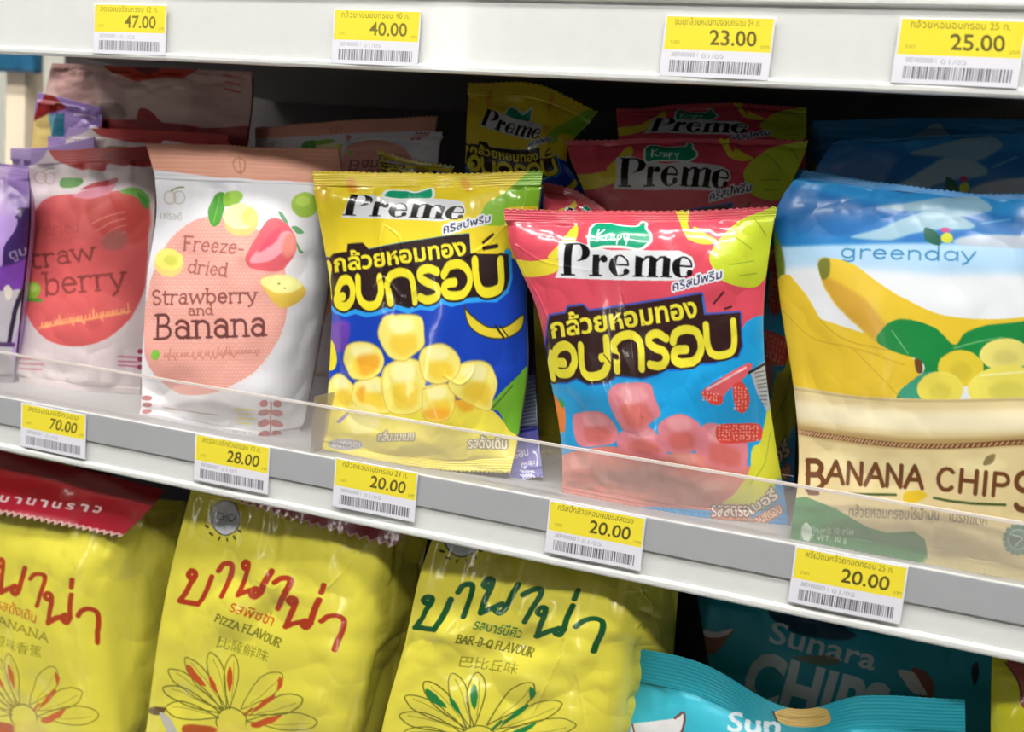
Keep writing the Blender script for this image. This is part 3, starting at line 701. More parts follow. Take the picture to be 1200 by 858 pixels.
def art_straw(a):
    a.c[:] = hx('ddcfd2')
    a.poly([(36, 262), (48, 238), (66, 229), (95, 227), (140, 223), (165, 240), (173, 270), (171, 320), (166, 345), (150, 376), (120, 399), (85, 406), (55, 398), (35, 375), (28, 345), (29, 300)], hx('da5f60'))
    a.poly([(100, 235), (140, 225), (170, 232), (176, 265), (160, 285), (130, 280), (105, 262)], hx('c84842'), soft=3)
    for j in range(4): a.stroke([(108+j*6, 262+j*9), (128+j*3, 252+j*8), (146, 248+j*8)], 1.1, hx('e9a69c'), alpha=.7)
    for (x, y, r_) in ((85, 405, 0),): pass
    a.poly([(20, 150), (56, 172), (58, 176), (66, 188), (92, 197), (118, 198), (126, 191), (150, 194), (181, 193), (200, 150)], hx('c03a36'))
    a.poly([(118, 185), (140, 175), (180, 172), (181, 190), (150, 194), (130, 190)], hx('a02a2c'), soft=3)
    a.poly([(24, 150), (50, 168), (56, 178), (45, 190), (20, 196)], hx('b096cc'))
    a.poly([(72, 209), (92, 208), (97, 213), (86, 219), (71, 219)], hx('56903c')); a.poly([(84, 230), (100, 222), (120, 216), (134, 210), (126, 224), (104, 232)], hx('e08aa0'))
    a.poly([(94, 222), (112, 212), (132, 206), (134, 211), (116, 217)], hx('b83444')); a.poly([(138, 224), (150, 220), (165, 222), (176, 236), (168, 240), (160, 232), (150, 228)], hx('6aa83c'))
    a.poly([(160, 226), (170, 232), (174, 245), (166, 240)], hx('3c8a30'))
    apple_mark(a, 52, 208, 11, hx('c09a8e'))
    a.ell(134, 282, 16, 11, hx('a8625e'), rot=-15, soft=3, alpha=.85)
    a.sk('dried', (50, 276), (94, 272), 19, 2, hx('c05050'), serif=.04, alpha=.6)
    dk = hx('93403c')
    a.sk('traw', (34, 314), (114, 304), 29, 2.8, dk, serif=.06); a.sk('berry', (49, 347), (148, 337), 38, 3.1, dk, serif=.07)
    a.ell(38, 340, 8, 10, hx('98c438')); a.ell(38, 338, 5, 5, hx('c0dc70'), soft=1); a.stroke([(29, 350), (48, 352)], 3, hx('5aa03a'))
    script_line(a, (48, 384), (150, 366), 11, hx('f0a46c'), 1.7, 5); a.stroke([(44, 384), (100, 375), (150, 365)], 1.6, hx('f0a46c'))
    for k in range(3): a.stroke([(24, 420+k*6), (52-k*2, 421+k*6)], 2.2, hx('d08088')); a.stroke([(138, 418+k*5), (160, 419+k*5)], 2, hx('d06a90'))
    for k in range(3): a.ell(164, 412+k*9, 4, 3, hx('a83058'))
    KEEP['straw'] = a.c

def art_chips(a):
    c = crop(900, 150, 3.433); d = crop(900, 400, 2.86)
    a.c[:] = hx('2b86c6')
    a.poly([(880, 215), (960, 225), (1040, 240), (1280, 262), (1280, 292), (1100, 290), (960, 284), (880, 270)], hx('1c6cb4'), soft=8)
    a.poly([(880, 262), (940, 272), (1010, 285), (950, 292), (880, 290)], hx('2078bc'), soft=4)
    a.poly([(880, 291), (1300, 295), (1300, 480), (880, 480)], hx('a9cdea'), smooth=False, soft=3)
    a.poly([(880, 318), (960, 312), (1100, 322), (1300, 320), (1300, 480), (880, 480)], hx('dfe3ea'), smooth=False, soft=7)
    cl = hx('8fb2c6')
    a.poly([(997, 277), (1030, 268), (1065, 253), (1090, 248), (1120, 252), (1142, 263), (1135, 269), (1100, 270), (1070, 274), (1040, 282), (1010, 280)], cl, soft=2)
    a.poly([(1030, 242), (1080, 236), (1128, 230), (1155, 237), (1162, 246), (1132, 254), (1100, 250), (1060, 247)], hx('7fa8c0'), soft=2)
    a.poly([(1118, 281), (1150, 275), (1210, 276), (1280, 276), (1280, 290), (1140, 289)], hx('a9b4c4'), soft=2)
    a.stroke([(1150, 262), (1185, 256)], 2, hx('5a9ccc'))
    a.poly([(1084, 267), (1100, 275), (1102, 288), (1086, 283)], hx('1c5a4a')); a.ell(1108, 270, 6, 3, hx('b03c80')); a.ell(1110, 279, 7, 6, hx('c8cc30'))
    a.sk('greendqy', (984, 302), (1145, 306), 21, 2.0, hx('2a7cae'))
    Y = hx('e0bf33'); OC = hx('cd9f35'); G = hx('17833f')
    a.poly([(905, 270), (912, 280), (920, 310), (916, 345), (905, 340)], hx('6a7c28'), soft=2)
    a.poly([(900, 345), (916, 322), (926, 322), (944, 345), (961, 374), (987, 383), (1017, 392), (1052, 412), (1075, 423), (1081, 435), (1052, 466), (1005, 468), (900, 458)], Y, smooth=False)
    a.poly([(960, 308), (967, 302), (996, 308), (1028, 330), (1060, 350), (1104, 369), (1162, 374), (1210, 371), (1280, 366), (1280, 390), (1150, 402), (1070, 420), (1028, 402), (999, 376), (976, 352), (963, 328)], Y)
    a.poly([(964, 325), (984, 332), (1010, 348), (1030, 370), (1044, 392), (1030, 402), (999, 376), (976, 352)], OC, soft=3)
    a.poly([(959, 310), (967, 302), (973, 306), (972, 322), (964, 328)], hx('757a2c'), soft=1)
    a.stroke([(914, 360), (950, 395), (1000, 408), (1060, 428)], 1.6, hx('c8a32c'), alpha=.8); a.stroke([(961, 376), (990, 398), (1040, 410)], 1.4, hx('c8a32c')); a.stroke([(1000, 410), (1040, 450), (1052, 464)], 1.4, hx('c8a32c'))
    a.poly([(1028, 400), (1036, 384), (1051, 374), (1075, 376), (1098, 386), (1118, 404), (1130, 392), (1148, 383), (1177, 379), (1290, 374), (1290, 440), (1150, 440), (1080, 468), (1050, 466), (1082, 436), (1076, 422), (1052, 414)], G)
    a.stroke([(1045, 388), (1064, 415)], 1.3, hx('7cba7c')); a.stroke([(1118, 408), (1150, 400), (1175, 396)], 1.3, hx('7cba7c'))
    a.poly([(1052, 464), (1066, 448), (1085, 436), (1098, 440), (1082, 467)], hx('3f9a7c'))
    a.poly([(1072, 422), (1080, 424), (1081, 436), (1075, 436)], hx('6a4426'))
    for (x, y, rx, ry, q) in ((1178, 416, 30, 19, 'e6dc78'), (1126, 432, 27, 22, 'dcc63c'), (1240, 430, 40, 26, 'e4d458'), (1102, 456, 27, 21, 'e4d656'), (1182, 456, 48, 27, 'e9de62')):
        a.ell(x, y, rx, ry, hx(q)); a.ell(x, y+3, rx*.5, ry*.45, np.array(hx(q))*.93, soft=4)
    a.stroke([(1150, 440), (1200, 436)], 2, hx('f0eaa0'))
    # sack
    SK_ = hx('d9c795')
    a.poly([(890, 440), (930, 452), (1005, 464), (1095, 468), (1200, 466), (1300, 462), (1300, 740), (890, 740)], SK_, smooth=False)
    a.poly([(890, 462), (940, 470), (1010, 478), (1100, 482), (1300, 478), (1300, 500), (1100, 506), (1000, 500), (930, 490), (890, 486)], hx('ebe0bd'), soft=6)
    a.stroke([(928, 455), (1005, 466), (1095, 470), (1280, 467)], 3, hx('b8a070'), alpha=.7)
    a.poly([(890, 488), (940, 498), (1010, 508), (1100, 514), (1300, 506), (1300, 516), (1100, 526), (1000, 520), (930, 508), (890, 500)], hx('a98a55'), soft=4, alpha=.8)
    rp = [(915, 500), (938, 506), (985, 513), (1040, 520), (1110, 523), (1200, 518), (1290, 511)]
    a.stroke(rp, 5.5, hx('6e4526')); R_ = csmooth(rp, False, 14)
    for i in range(0, len(R_)-1, 1): a.stroke([R_[i]+[-1.6, 1.6], R_[i]+[1.6, -1.6]], 1.3, hx('d9b48a'))
    for (x, y) in ((975, 540), (1060, 545), (1150, 545)): a.ell(x, y, 30, 10, hx('e3d4a2'), soft=6)
    bn = hx('6b4020')
    a.sk('B', (942, 574), (969, 574), 49, 6, bn); a.sk('ANANA', (967, 565), (1082, 572), 36, 4.8, bn); a.sk('CHIP', (1094, 573), (1183, 582), 37, 4.8, bn); a.sk('S', (1184, 597), (1216, 598), 62, 6.5, bn)
    a.sk('S', (945, 579), (962, 579), 4, 3, bn); a.poly([(1152, 545), (1156, 535), (1166, 532), (1162, 543)], hx('8a7a50'))
    gd = hx('3f5426')
    a.stroke([(960, 574), (1000, 579), (1050, 580)], 2.6, gd); a.stroke([(1094, 583), (1130, 589), (1178, 591)], 3, gd); a.poly([(1058, 583), (1062, 576), (1080, 575), (1086, 581), (1076, 588), (1062, 589)], hx('d8b62c'))
    a.text('กล้วยหอมกรอบไร้น้ำมัน', (995, 605), (1100, 609), 17, hx('6c6040'), off=.01); a.text('เบรคแตก', (1112, 610), (1156, 616), 17, hx('6c6040'), off=.01)
    a.poly([(880, 582), (928, 584), (945, 582), (980, 596), (1015, 617), (1040, 624), (1070, 622), (1084, 632), (1089, 660), (1089, 760), (880, 760)], hx('2f7e46'), smooth=False)
    a.text('น้ำหนักสุทธิ 30 กรัม', (938, 624), (1000, 626), 10, hx('b8d4bc')); a.text('NET WT. 30 g', (938, 632), (992, 636), 10, hx('b8d4bc')); a.poly([(940, 618), (946, 612), (952, 622), (948, 634), (941, 630)], hx('c4d8c8'))
    a.stroke([(1092, 640), (1200, 655)], 1.5, hx('c4b684')); a.poly([(1090, 650), (1300, 660), (1300, 760), (1090, 760)], hx('cdbf88'), soft=4)
    for t in range(16): a.ell(1193+16*math.cos(t*PI/8), 632+16*math.sin(t*PI/8), 3, 3, hx('54796a'))
    a.ell(1193, 632, 16, 16, hx('54796a')); a.ell(1193, 632, 12.5, 12.5, hx('8aa498')); a.ell(1193, 632, 11, 11, hx('4a7264')); a.stroke([(1186, 626), (1198, 630), (1190, 640)], 1.8, hx('a0b8a8'))
    KEEP['chips'] = a.c

def art_purple(a):
    a.c[:] = hx('34304e')
    a.poly([(600, 440), (640, 440), (640, 500), (604, 500)], hx('5c6480'), smooth=False)
    for i in range(12): a.stroke([(606, 450+i*4.5), (628, 446+i*4.5)], 1, hx('a8b4cc'), alpha=.7)
    a.poly([(500, 505), (610, 503), (650, 500), (650, 600), (500, 600)], hx('6464b4'), smooth=False)
    a.stroke([(605, 507), (630, 502)], 3, hx('26308c'))
    for (x0, y0, x1, y1, t, h_) in ((585, 543, 620, 533, 'อบกรอบ', 15), (582, 556, 590, 549, 'รส', 11), (612, 549, 628, 545, 'กรอบ', 9)): a.text(t, (x0, y0), (x1, y1), h_, hx('d8d4e4'), off=.02)
    for i in range(16): a.stroke([(610+i % 5*3.2, 552+i//5*5), (614+i % 5*3.2, 555+i//5*5)], 1.8, hx('cfd4ee'))

def art_upside(a):
    a.c[:] = hx('cfae a8'.replace(' ', ''))
    a.poly([(115, 40), (120, 76), (140, 88), (165, 98), (185, 101), (205, 97), (230, 82), (245, 70), (245, 40)], hx('b83828'))
    a.ell(172, 78, 14, 9, hx('6a2018'), soft=2)
    a.poly([(68, 62), (60, 90), (75, 120), (110, 125), (100, 80)], hx('b8908c'), soft=4); a.poly([(150, 100), (220, 95), (215, 145), (160, 140)], hx('dcc2b8'), soft=5)
    for k in range(3): a.stroke([(262, 88+k*8), (280, 92+k*8)], 2.4, hx('b85a5a')); a.stroke([(74+k*9, 82), (80+k*9, 79)], 2, hx('7a6a60'))
    a.poly([(162, 128), (176, 130), (200, 148), (260, 150), (295, 150), (295, 180), (170, 170), (160, 150)], hx('a02828')); a.poly([(118, 122), (140, 122), (148, 138), (118, 140)], hx('8e7a74'), soft=2)
    a.poly([(40, 150), (290, 166), (290, 300), (40, 300)], hx('982424'), soft=2)

def art_purp1(a):
    a.c[:] = hx('b89cd2')
    a.stroke([(-80, 193), (-10, 193), (31, 196)], 4, hx('8a66b4')); a.poly([(10, 200), (34, 205), (34, 250), (12, 246)], hx('9a78c2'), soft=3); a.stroke([(22, 245), (34, 245)], 3, hx('3a2c54'))
    a.poly([(16, 256), (40, 250), (40, 320), (-4, 316)], hx('3c2464')); a.text('ตูน', (12, 304), (32, 298), 15, hx('a89cb8'))
    a.poly([(-90, 255), (16, 254), (4, 290), (-6, 318), (-90, 320)], hx('b596da')); a.poly([(-90, 318), (2, 312), (34, 304), (30, 340), (-90, 350)], hx('7a42ae'), soft=2)
    a.poly([(-90, 345), (30, 338), (24, 372), (14, 405), (14, 500), (-90, 500)], hx('c2c2cc'), smooth=False); a.stroke([(28, 338), (18, 362), (10, 402)], 6, hx('2c2040')); a.poly([(4, 338), (10, 334), (14, 344), (8, 352)], hx('e8e4d8'))
    a.stroke([(-10, 403), (16, 404)], 4, hx('54386a')); a.poly([(-90, 420), (14, 420), (14, 500), (-90, 500)], hx('9a98a2'), soft=3)
def art_purp2(a):
    a.c[:] = hx('b49ad6')
    a.poly([(14, 172), (34, 172), (36, 200), (14, 200)], hx('c4aee0'), soft=3)
def art_corner(a):
    a.c[:] = hx('8e70b4')
    a.poly([(36, 150), (52, 108), (62, 112), (78, 126), (60, 133), (40, 144)], hx('8a1414'), smooth=False)
    a.poly([(38, 144), (60, 134), (61, 142), (59, 200), (38, 200)], hx('e6ca7c'), smooth=False)
    a.poly([(59, 136), (71, 132), (66, 158), (60, 160)], hx('7cbcd0'), smooth=False); a.poly([(66, 134), (74, 132), (74, 160), (60, 160)], hx('146a84'), smooth=False)
    a.poly([(74, 130), (118, 140), (90, 160), (76, 162)], hx('9a7ac0'), smooth=False); a.stroke([(84, 134), (98, 134), (110, 139)], 2.4, hx('d4c2e6'))
    a.poly([(80, 164), (100, 152), (130, 140), (150, 150), (150, 156), (110, 158)], hx('8e1c34'), smooth=False); a.poly([(56, 160), (104, 160), (106, 174), (56, 176)], hx('b296d8'), smooth=False)
    a.poly([(104, 158), (180, 160), (180, 176), (106, 174)], hx('c0a894'), smooth=False)

# --- yellow banana bags: the print is measured once and fitted to each bag
c6 = crop(160, 570, 2.98)
def fitA(p, q):
    p = np.array(p, float); q = np.array(q, float); X = np.c_[p, np.ones(len(p))]
    return np.linalg.lstsq(X, q, rcond=None)[0].T
def petal(a, B, T, w, line, fillc=None, lw=1.3, bend=.0):
    B = np.array(B, float); T = np.array(T, float); d = T-B; n = np.array([-d[1], d[0]])/np.hypot(*d)
    pts = [B]+[B+d*t+n*(s_*w+bend*math.sin(t*PI)) for t, s_ in ((.3, .6), (.6, 1), (.85, .8))]+[T]+[B+d*t-n*(s_*w-bend*math.sin(t*PI)) for t, s_ in ((.85, .8), (.6, 1), (.3, .6))]
    a.stroke(pts+[B], lw, line)
    a.stroke([B+d*.2+n*w*.25, B+d*.55+n*w*.35, B+d*.88+n*w*.2], .9, line, alpha=.6)
def banana_print(a, ink, tint, thai, roman, cjk, A=None, thin=None):
    a.c[:] = hx('dcd24a'); a.A = A
    thin = thin or hx('6a6a1c')
    a.ell(*c6(310, 112)[0], 19.5, 21, hx('5c5c44')); a.ell(*c6(310, 112)[0], 18, 19.5, hx('d0d2d8')); a.ell(c6(310, 112)[0][0], c6(310, 135)[0][1], 14, 8, hx('bcc2c8'), soft=2)
    a.text('CHICA', c6(272, 118)[0], c6(352, 128)[0], 13, hx('4a4a4a'), slant=.1)
    for q in (c6(238, 140, 246, 146), c6(252, 165, 262, 172), c6(284, 188, 288, 180), c6(316, 192, 316, 184), c6(345, 184, 340, 176), c6(365, 160, 358, 156)): a.stroke(q, 2.3, hx('3c3c1c'))
    w = 6.2
    L = [c6(200, 318, 188, 322, 178, 310, 188, 298, 203, 305, 200, 322, 186, 342, 172, 372, 150, 400), c6(148, 401, 180, 408, 214, 414), c6(214, 414, 238, 372, 260, 318),
         c6(284, 296, 302, 274, 326, 274, 328, 298, 312, 345, 298, 385),
         c6(388, 285, 374, 290, 366, 278, 378, 264, 390, 272, 384, 298, 368, 335, 354, 378), c6(354, 380, 385, 368, 418, 358), c6(472, 298, 448, 335, 430, 372, 412, 388, 400, 374, 412, 360, 432, 366),
         c6(484, 335, 510, 322, 538, 326, 534, 352, 508, 395, 486, 432),
         c6(552, 408, 538, 414, 528, 402, 540, 388, 552, 396, 545, 425, 530, 455, 514, 492), c6(514, 492, 550, 480, 588, 472), c6(634, 398, 616, 438, 604, 478, 588, 496, 574, 484, 586, 470, 606, 478), c6(652, 346, 640, 374),
         c6(640, 474, 664, 456, 698, 454, 722, 470, 718, 505, 702, 540, 692, 570)]
    for s_ in L: a.stroke(s_, w, ink)
    a.text(thai, c6(326, 432)[0], c6(466, 492)[0], 17, tint, off=.008)
    a.sk(roman, c6(274, 470)[0], c6(498, 562)[0], 13.5, 1.5, thin, serif=.05)
    a.text(cjk, c6(276, 560)[0], c6(456, 612)[0], 15, hx('8c8a24'))
    O_ = np.array(c6(325, 800)[0])
    for (x, y, w_, bx, by) in ((100, 772, 9, 285, 810), (92, 705, 9, 290, 795), (112, 640, 9, 296, 785), (172, 598, 9, 302, 782), (255, 582, 8.5, 312, 780), (332, 592, 9, 322, 780), (505, 655, 12, 360, 780), (585, 742, 11, 375, 800), (630, 825, 11, 380, 820)):
        petal(a, c6(bx, by)[0], c6(x, y)[0], w_, thin)
    for q in (c6(175, 625, 200, 640, 240, 700, 190, 670), c6(250, 660, 270, 690, 282, 730, 255, 695), c6(322, 630, 334, 670, 324, 720, 312, 670), c6(440, 750, 480, 728, 470, 750, 410, 790, 390, 805), c6(495, 665, 510, 690, 490, 715), c6(400, 830, 500, 800, 480, 822, 420, 845)):
        a.poly(q, tint)
    a.stroke(c6(285, 790, 330, 775, 375, 800, 380, 830, 350, 858, 300, 858, 275, 830, 285, 790), 1.5, thin); a.stroke(c6(372, 800, 402, 775), 2.2, tint)
    a.poly(c6(40, 782, 60, 770, 100, 775, 90, 795, 60, 798), hx('6a5028')); a.poly(c6(80, 796, 110, 800, 150, 858, 180, 900, 140, 900), hx('b8b4ac')); a.poly(c6(160, 838, 260, 840, 300, 880, 200, 900), hx('b05018'), soft=1)
    for k in range(9): a.ell(*c6(300+k*12, 900+(k % 3)*30)[0], 10, 24, hx('d8c850'), soft=3)
    a.A = None
def art_y2(a): banana_print(a, hx('a8361a'), hx('c0501c'), 'รสพิซซ่า', 'PIZZA FLAVOUR', '比薩鮮味')
def art_y1(a):
    A = fitA([(391.5, 761), (374.8, 727.7), (329, 790), (368, 845), (376.4, 690.8), (326, 756), (297, 721), (209, 704)], [(111, 749), (88.5, 721), (66, 786), (111, 834), (81.6, 683), (57, 753), (29.5, 723), (-62, 700)])
    banana_print(a, hx('aa3e1c'), hx('c4601c'), 'รสดั้งเดิม', 'BANANA', '原味香蕉', A, hx('8a7a20'))
def art_y3(a):
    A = fitA([(209.7, 704), (391.5, 761), (223.8, 674), (264, 608), (271, 838), (329, 790), (367, 845)], [(487.5, 735), (701, 770), (498.6, 700), (541, 634), (563, 865), (630, 803), (658, 838)])
    banana_print(a, hx('14502a'), hx('1f7a3a'), 'รสบาร์บีคิว', 'BAR-B-Q FLAVOUR', '巴比丘味', A)
def art_flap(a):
    a.c[:] = hx('8c1016')
    a.poly([(-130, 560), (60, 590), (160, 612), (150, 650), (-130, 650)], hx('a81e30'), soft=4)
    a.poly([(-30, 600), (30, 600), (90, 612), (40, 618), (-30, 612)], hx('c25a64'), soft=4)
    for i, ch in enumerate('บานาน่าว'): 
        x = -2+i*15.5; a.text(ch if ch != '่' else 'ร', (x, 587+x*.115), (x+9.5, 587+x*.115+2), 13, hx('d8c4c4'), off=.03, slant=.3)
def art_flap2(a): a.c[:] = hx('8c1016')
def art_teal1(a):
    c = crop(700, 680, 2.4)
    a.c[:] = hx('35aec4'); n = int(a.h*.15); a.c[:n] = hx('1b94a6')
    a.text('Sun', (852, 857), (914, 862), 33, hx('d2dce2'), off=.02)
    a.text('CHIPS', (840, 935), (1000, 940), 75, hx('d2dce2'), off=.03)
    a.poly([(908, 836), (925, 830), (950, 829), (968, 832), (972, 846), (955, 852), (920, 850)], hx('c6a65e')); a.stroke([(912, 838), (930, 842), (965, 840)], 1.6, hx('9a7c3c')); a.stroke([(906, 834), (911, 846)], 2, hx('4a3420'))
    a.poly([(741, 850), (760, 847), (790, 843), (802, 836), (798, 858), (770, 872), (742, 866)], hx('d8d8dc')); a.stroke([(790, 843), (802, 836), (799, 858), (785, 868)], 2.4, hx('6a3a26')); a.stroke([(741, 850), (744, 862)], 2, hx('6a3a26'))
def art_teal2(a):
    a.c[:] = hx('1a90a2')
    a.ell(950, 732, 50, 13, hx('0c2c40'), rot=16, soft=2); a.poly([(900, 716), (925, 716), (1000, 742), (985, 750), (930, 742)], hx('103a50'), soft=2)
    a.text('Sunara', (900, 752), (1024, 786), 36, hx('b8c2c4'), off=.015)
    a.text('CHIPS', (866, 822), (1030, 866), 88, hx('c0cacc'), off=.04)
    a.poly([(822, 738), (840, 742), (860, 737), (852, 750), (838, 766), (826, 762)], hx('8a5240')); a.poly([(822, 738), (840, 741), (859, 737), (850, 746), (830, 747)], hx('c4c0bc'))
    a.poly([(1068, 785), (1085, 788), (1094, 802), (1092, 820), (1080, 820)], hx('7a4232')); a.poly([(1052, 786), (1070, 788), (1078, 800), (1086, 815), (1070, 812), (1060, 800)], hx('c8c4c0'))
    a.poly([(930, 770), (970, 768), (985, 776), (960, 780)], hx('7a5a40'), alpha=.7); a.poly([(1138, 786), (1144, 776), (1147, 790), (1142, 804)], hx('102028'))
def art_yr(a):
    a.c[:] = hx('ccc820')
    a.poly([(1180, 776), (1200, 772), (1240, 780), (1240, 830), (1200, 830), (1194, 800)], hx('a84838')); a.stroke([(1178, 776), (1192, 796), (1198, 815)], 2, hx('2c1c18')); a.ell(1215, 800, 14, 12, hx('c87860'), soft=2)
def art_yb(a):
    a.c[:] = hx('6c0c10')
    a.poly([(33, 520), (60, 520), (92, 525), (88, 546), (70, 553), (45, 550), (33, 542)], hx('c4b41c')); a.poly([(8, 528), (34, 530), (34, 546), (14, 542)], hx('e8d8cc'))
# ================================================================== THE PLACE
setup_camera()
sc = bpy.context.scene
sc.view_settings.view_transform = 'Standard'; sc.view_settings.look = 'None'
sc.view_settings.exposure = EXPO; sc.view_settings.gamma = 1
sc.view_settings.use_curve_mapping = False
sc.cycles.use_denoising = True
sc.cycles.max_bounces = 6; sc.cycles.transparent_max_bounces = 8
w = bpy.data.worlds.new('store_air'); sc.world = w; w.use_nodes = True
w.node_tree.nodes['Background'].inputs[0].default_value = (.93, .95, 1, 1); w.node_tree.nodes['Background'].inputs[1].default_value = WORLD

M_floor = plain('polished_floor_tiles', (120, 116, 110), .25, noise=.08, nscale=3)
M_wall = plain('store_wall_paint', (226, 226, 216), .6, noise=.03)
M_ceil = plain('ceiling_panel', (235, 235, 232), .8, noise=.03)
M_white = plain('white_powder_coated_steel', (223, 225, 224), .17, noise=.02, nscale=90, coat=.3)
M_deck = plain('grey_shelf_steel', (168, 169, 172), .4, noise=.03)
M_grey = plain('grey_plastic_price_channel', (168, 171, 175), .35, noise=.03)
M_deck_shaded = plain('shade_darkened_shelf_steel', (74, 71, 70), .5, noise=.05)  # shelf steel darkened in colour: shade painted into the top board for its underside
M_back = plain('dark_perforated_back_panel', (40, 34, 34), .7, noise=.1)
M_cream = plain('cream_upright_paint', (240, 222, 196), .5, noise=.03)
M_lamp = emis('fluorescent_diffuser', (255, 252, 246), LAMP)
M_lamp2 = emis('dim_fluorescent_diffuser', (255, 252, 246), LAMP2)
M_glare = emis('added_glare_glow', (255, 252, 246), GLOW)  # glow of the added panel that makes the rail glare
M_lampb = plain('lamp_housing', (230, 230, 230), .5)
M_fence = clear('clear_acrylic_sheet', (214, 206, 200), .17, .12)
M_fedge = clear('acrylic_cut_edge', (236, 228, 224), .72, .2)

def setting(name, b, mat): 
    o = box(name, b, mat, bevel=0); o['kind'] = 'structure'; return o
setting('floor', (-6, 5, -7, 5, -.05, 0), M_floor)
setting('ceiling', (-6, 5, -9, 5, 2.9, 2.95), M_ceil)
setting('wall_back', (-6, 5, 3.4, 3.5, 0, 2.9), M_wall)
X0, X1 = -1.35, .62
co = empty('added_lightbox', (-3.2, -6.2, 0), 'added unseen cooler with one lit door on the far side of the store', 'lightbox')  # unseen light source added for the rail glare and streaks on the film
box('lightbox_body', (-3.42, -2.98, -6.6, -5.885, 0, 2.78), M_lampb, co, .01)
box('glare_panel', (-3.34, -3.06, -5.885, -5.87, .12, 2.7), M_glare, co, .0)
box('handle', (-3.045, -3.03, -5.885, -5.84, 1.0, 1.4), M_grey, co, .003)
# ceiling lamps
for i, (x, y, L) in enumerate([(-1.75, -.02, 1.5), (.1, -.02, 1.5), (-1.9, -.8, 1.5), (.2, -.8, 1.5), (2.3, -.8, 1.5), (-4.1, -3.6, 1.5), (-1.9, -3.6, 1.5), (.2, -3.6, 1.5), (2.3, -3.6, 1.5), (-4.0, 1.9, 1.5), (-1.9, 1.9, 1.5)]):
    o = empty('ceiling_light', (x, y, 2.9), ['long fluorescent ceiling light above the snack aisle', 'fluorescent ceiling light of the aisle behind the camera', 'fluorescent ceiling light beyond the snack shelf', 'fluorescent ceiling light at the far side of the store', 'fluorescent ceiling light close above the front of the snack shelf'][4 if y == -.02 else 0 if y == -.8 else 1 if y == -3.6 else 2 if y > 0 else 3], 'ceiling light', 'fluorescent ceiling lights')
    box('housing', (x-L/2, x+L/2, y-(.14 if L > 1 else .77), y+(.14 if L > 1 else .77), 2.85, 2.9), M_lampb, o, .003)
    hy = .12 if L > 1 else .75
    box('diffuser', (x-L/2+.02, x+L/2-.02, y-hy, y+hy, 2.84, 2.85), M_lamp if y in (-.02, -.8, 1.9) else M_lamp2 if y > -7 else M_glare, o, .0)

# ------------------------------------------------------------------ the shelf unit
XB = at(66, 100, 41)[0]
def shelf(name, label, z_deck, z0, z1, fence, depth=.42, y0=0., chan=None):
    dz0 = z_deck
    o = empty('shelf', ((X0+X1)/2, D+.2, CZ+z_deck-.02), label, 'shelf', 'shelf boards of the snack unit')
    box('shelf_board', (at(60, 84, 10)[0] if name == 'top' else X0, X1, D+y0+.004, D+depth, CZ+z_deck-.018, CZ+z_deck), M_deck_shaded if name == 'top' else M_deck, o, .001)
    box('front_lip', (X0, X1, D+y0, D+y0+.004, CZ+z0, CZ+z1), M_white, o, .0012)
    box('lower_bead', (X0, X1, D+y0-.0022, D+y0+.0022, CZ+z0-.001, CZ+z0+.0042), M_white, o, .0016)
    if chan: box('price_channel', (X0, X1, D+y0-.0015, D+y0+.0005, CZ+chan[0], CZ+chan[1]), M_grey, o, .0006)
    else: box('upper_bead', (X0, X1, D+y0-.0022, D+y0+.0022, CZ+z1-.004, CZ+z1+.001), M_white, o, .0016)
    if fence:
        z0f, z1f = fence
        fo = empty('clear_fence', ((X0+X1)/2, D+.002, CZ+z0f), 'long clear acrylic fence standing along the front of the middle shelf', 'fence')
        box('acrylic_sheet', (X0, X1, D+.0008, D+.0026, CZ+z0f, CZ+z1f-.0016), M_fence, fo, 0)
        box('top_edge', (X0, X1, D+.0007, D+.0027, CZ+z1f-.0016, CZ+z1f), M_fedge, fo, 0)
    return o
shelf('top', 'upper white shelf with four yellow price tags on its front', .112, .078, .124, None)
shelf('mid', 'middle white shelf with a clear front fence and five price tags', DECK, -.212, -.172, (-.172, -.138), chan=(-.1925, -.172))
shelf('low', 'bottom shelf carrying the yellow banana snack bags and teal bags', DECK3, DECK3-.03, DECK3, None, .42, -.06)
XB = at(66, 100, 41)[0]
g = empty('gondola_back', ((XB+X1)/2, D+.43, 0), 'dark back panel of the snack shelf behind all the bags', 'back panel')
box('back_panel', (XB, X1, D+.4215, D+.433, 0.1, 1.9), M_back, g, .001)
box('kick_rail', (XB, X1, D+.4215, D+.443, 0, .1), M_white, g, .002)
px_ = at(29, 130, 44)[0]
box_ = box('shelf_upright', (px_-.013, px_+.018, D+.422, D+.452, 0, 1.95), M_cream, loc=(px_, D+.437, 0), bevel=.002)
tag(box_, 'cream shelf upright post at the far left behind the purple bags', 'post')

pa, pb = at(-30, 60, 40.5), at(41, 60, 40.5)
zb = at(20, 84, 40.5)[2]
hp = box('hanging_pack', (pa[0], pb[0], D+.402, D+.4195, zb, CZ+.3), plain('blue_pack_film', (44, 110, 150), .3, noise=.5, nscale=30), loc=(pb[0], D+.41, zb), bevel=.004)
tag(hp, 'blue pack hanging beyond the cream post in the top left corner', 'pack')
dx = at(366, 500, .3)[0]
dv = box('shelf_divider', (dx-.0008, dx+.0008, D+.004, D+.11, CZ+DECK, CZ+DECK+.038), clear('smoky_divider_acrylic', (150, 140, 134), .55, .15), loc=(dx, D+.05, CZ+DECK), bevel=0)
tag(dv, 'low smoky acrylic divider standing right of the strawberry and banana bag', 'divider')
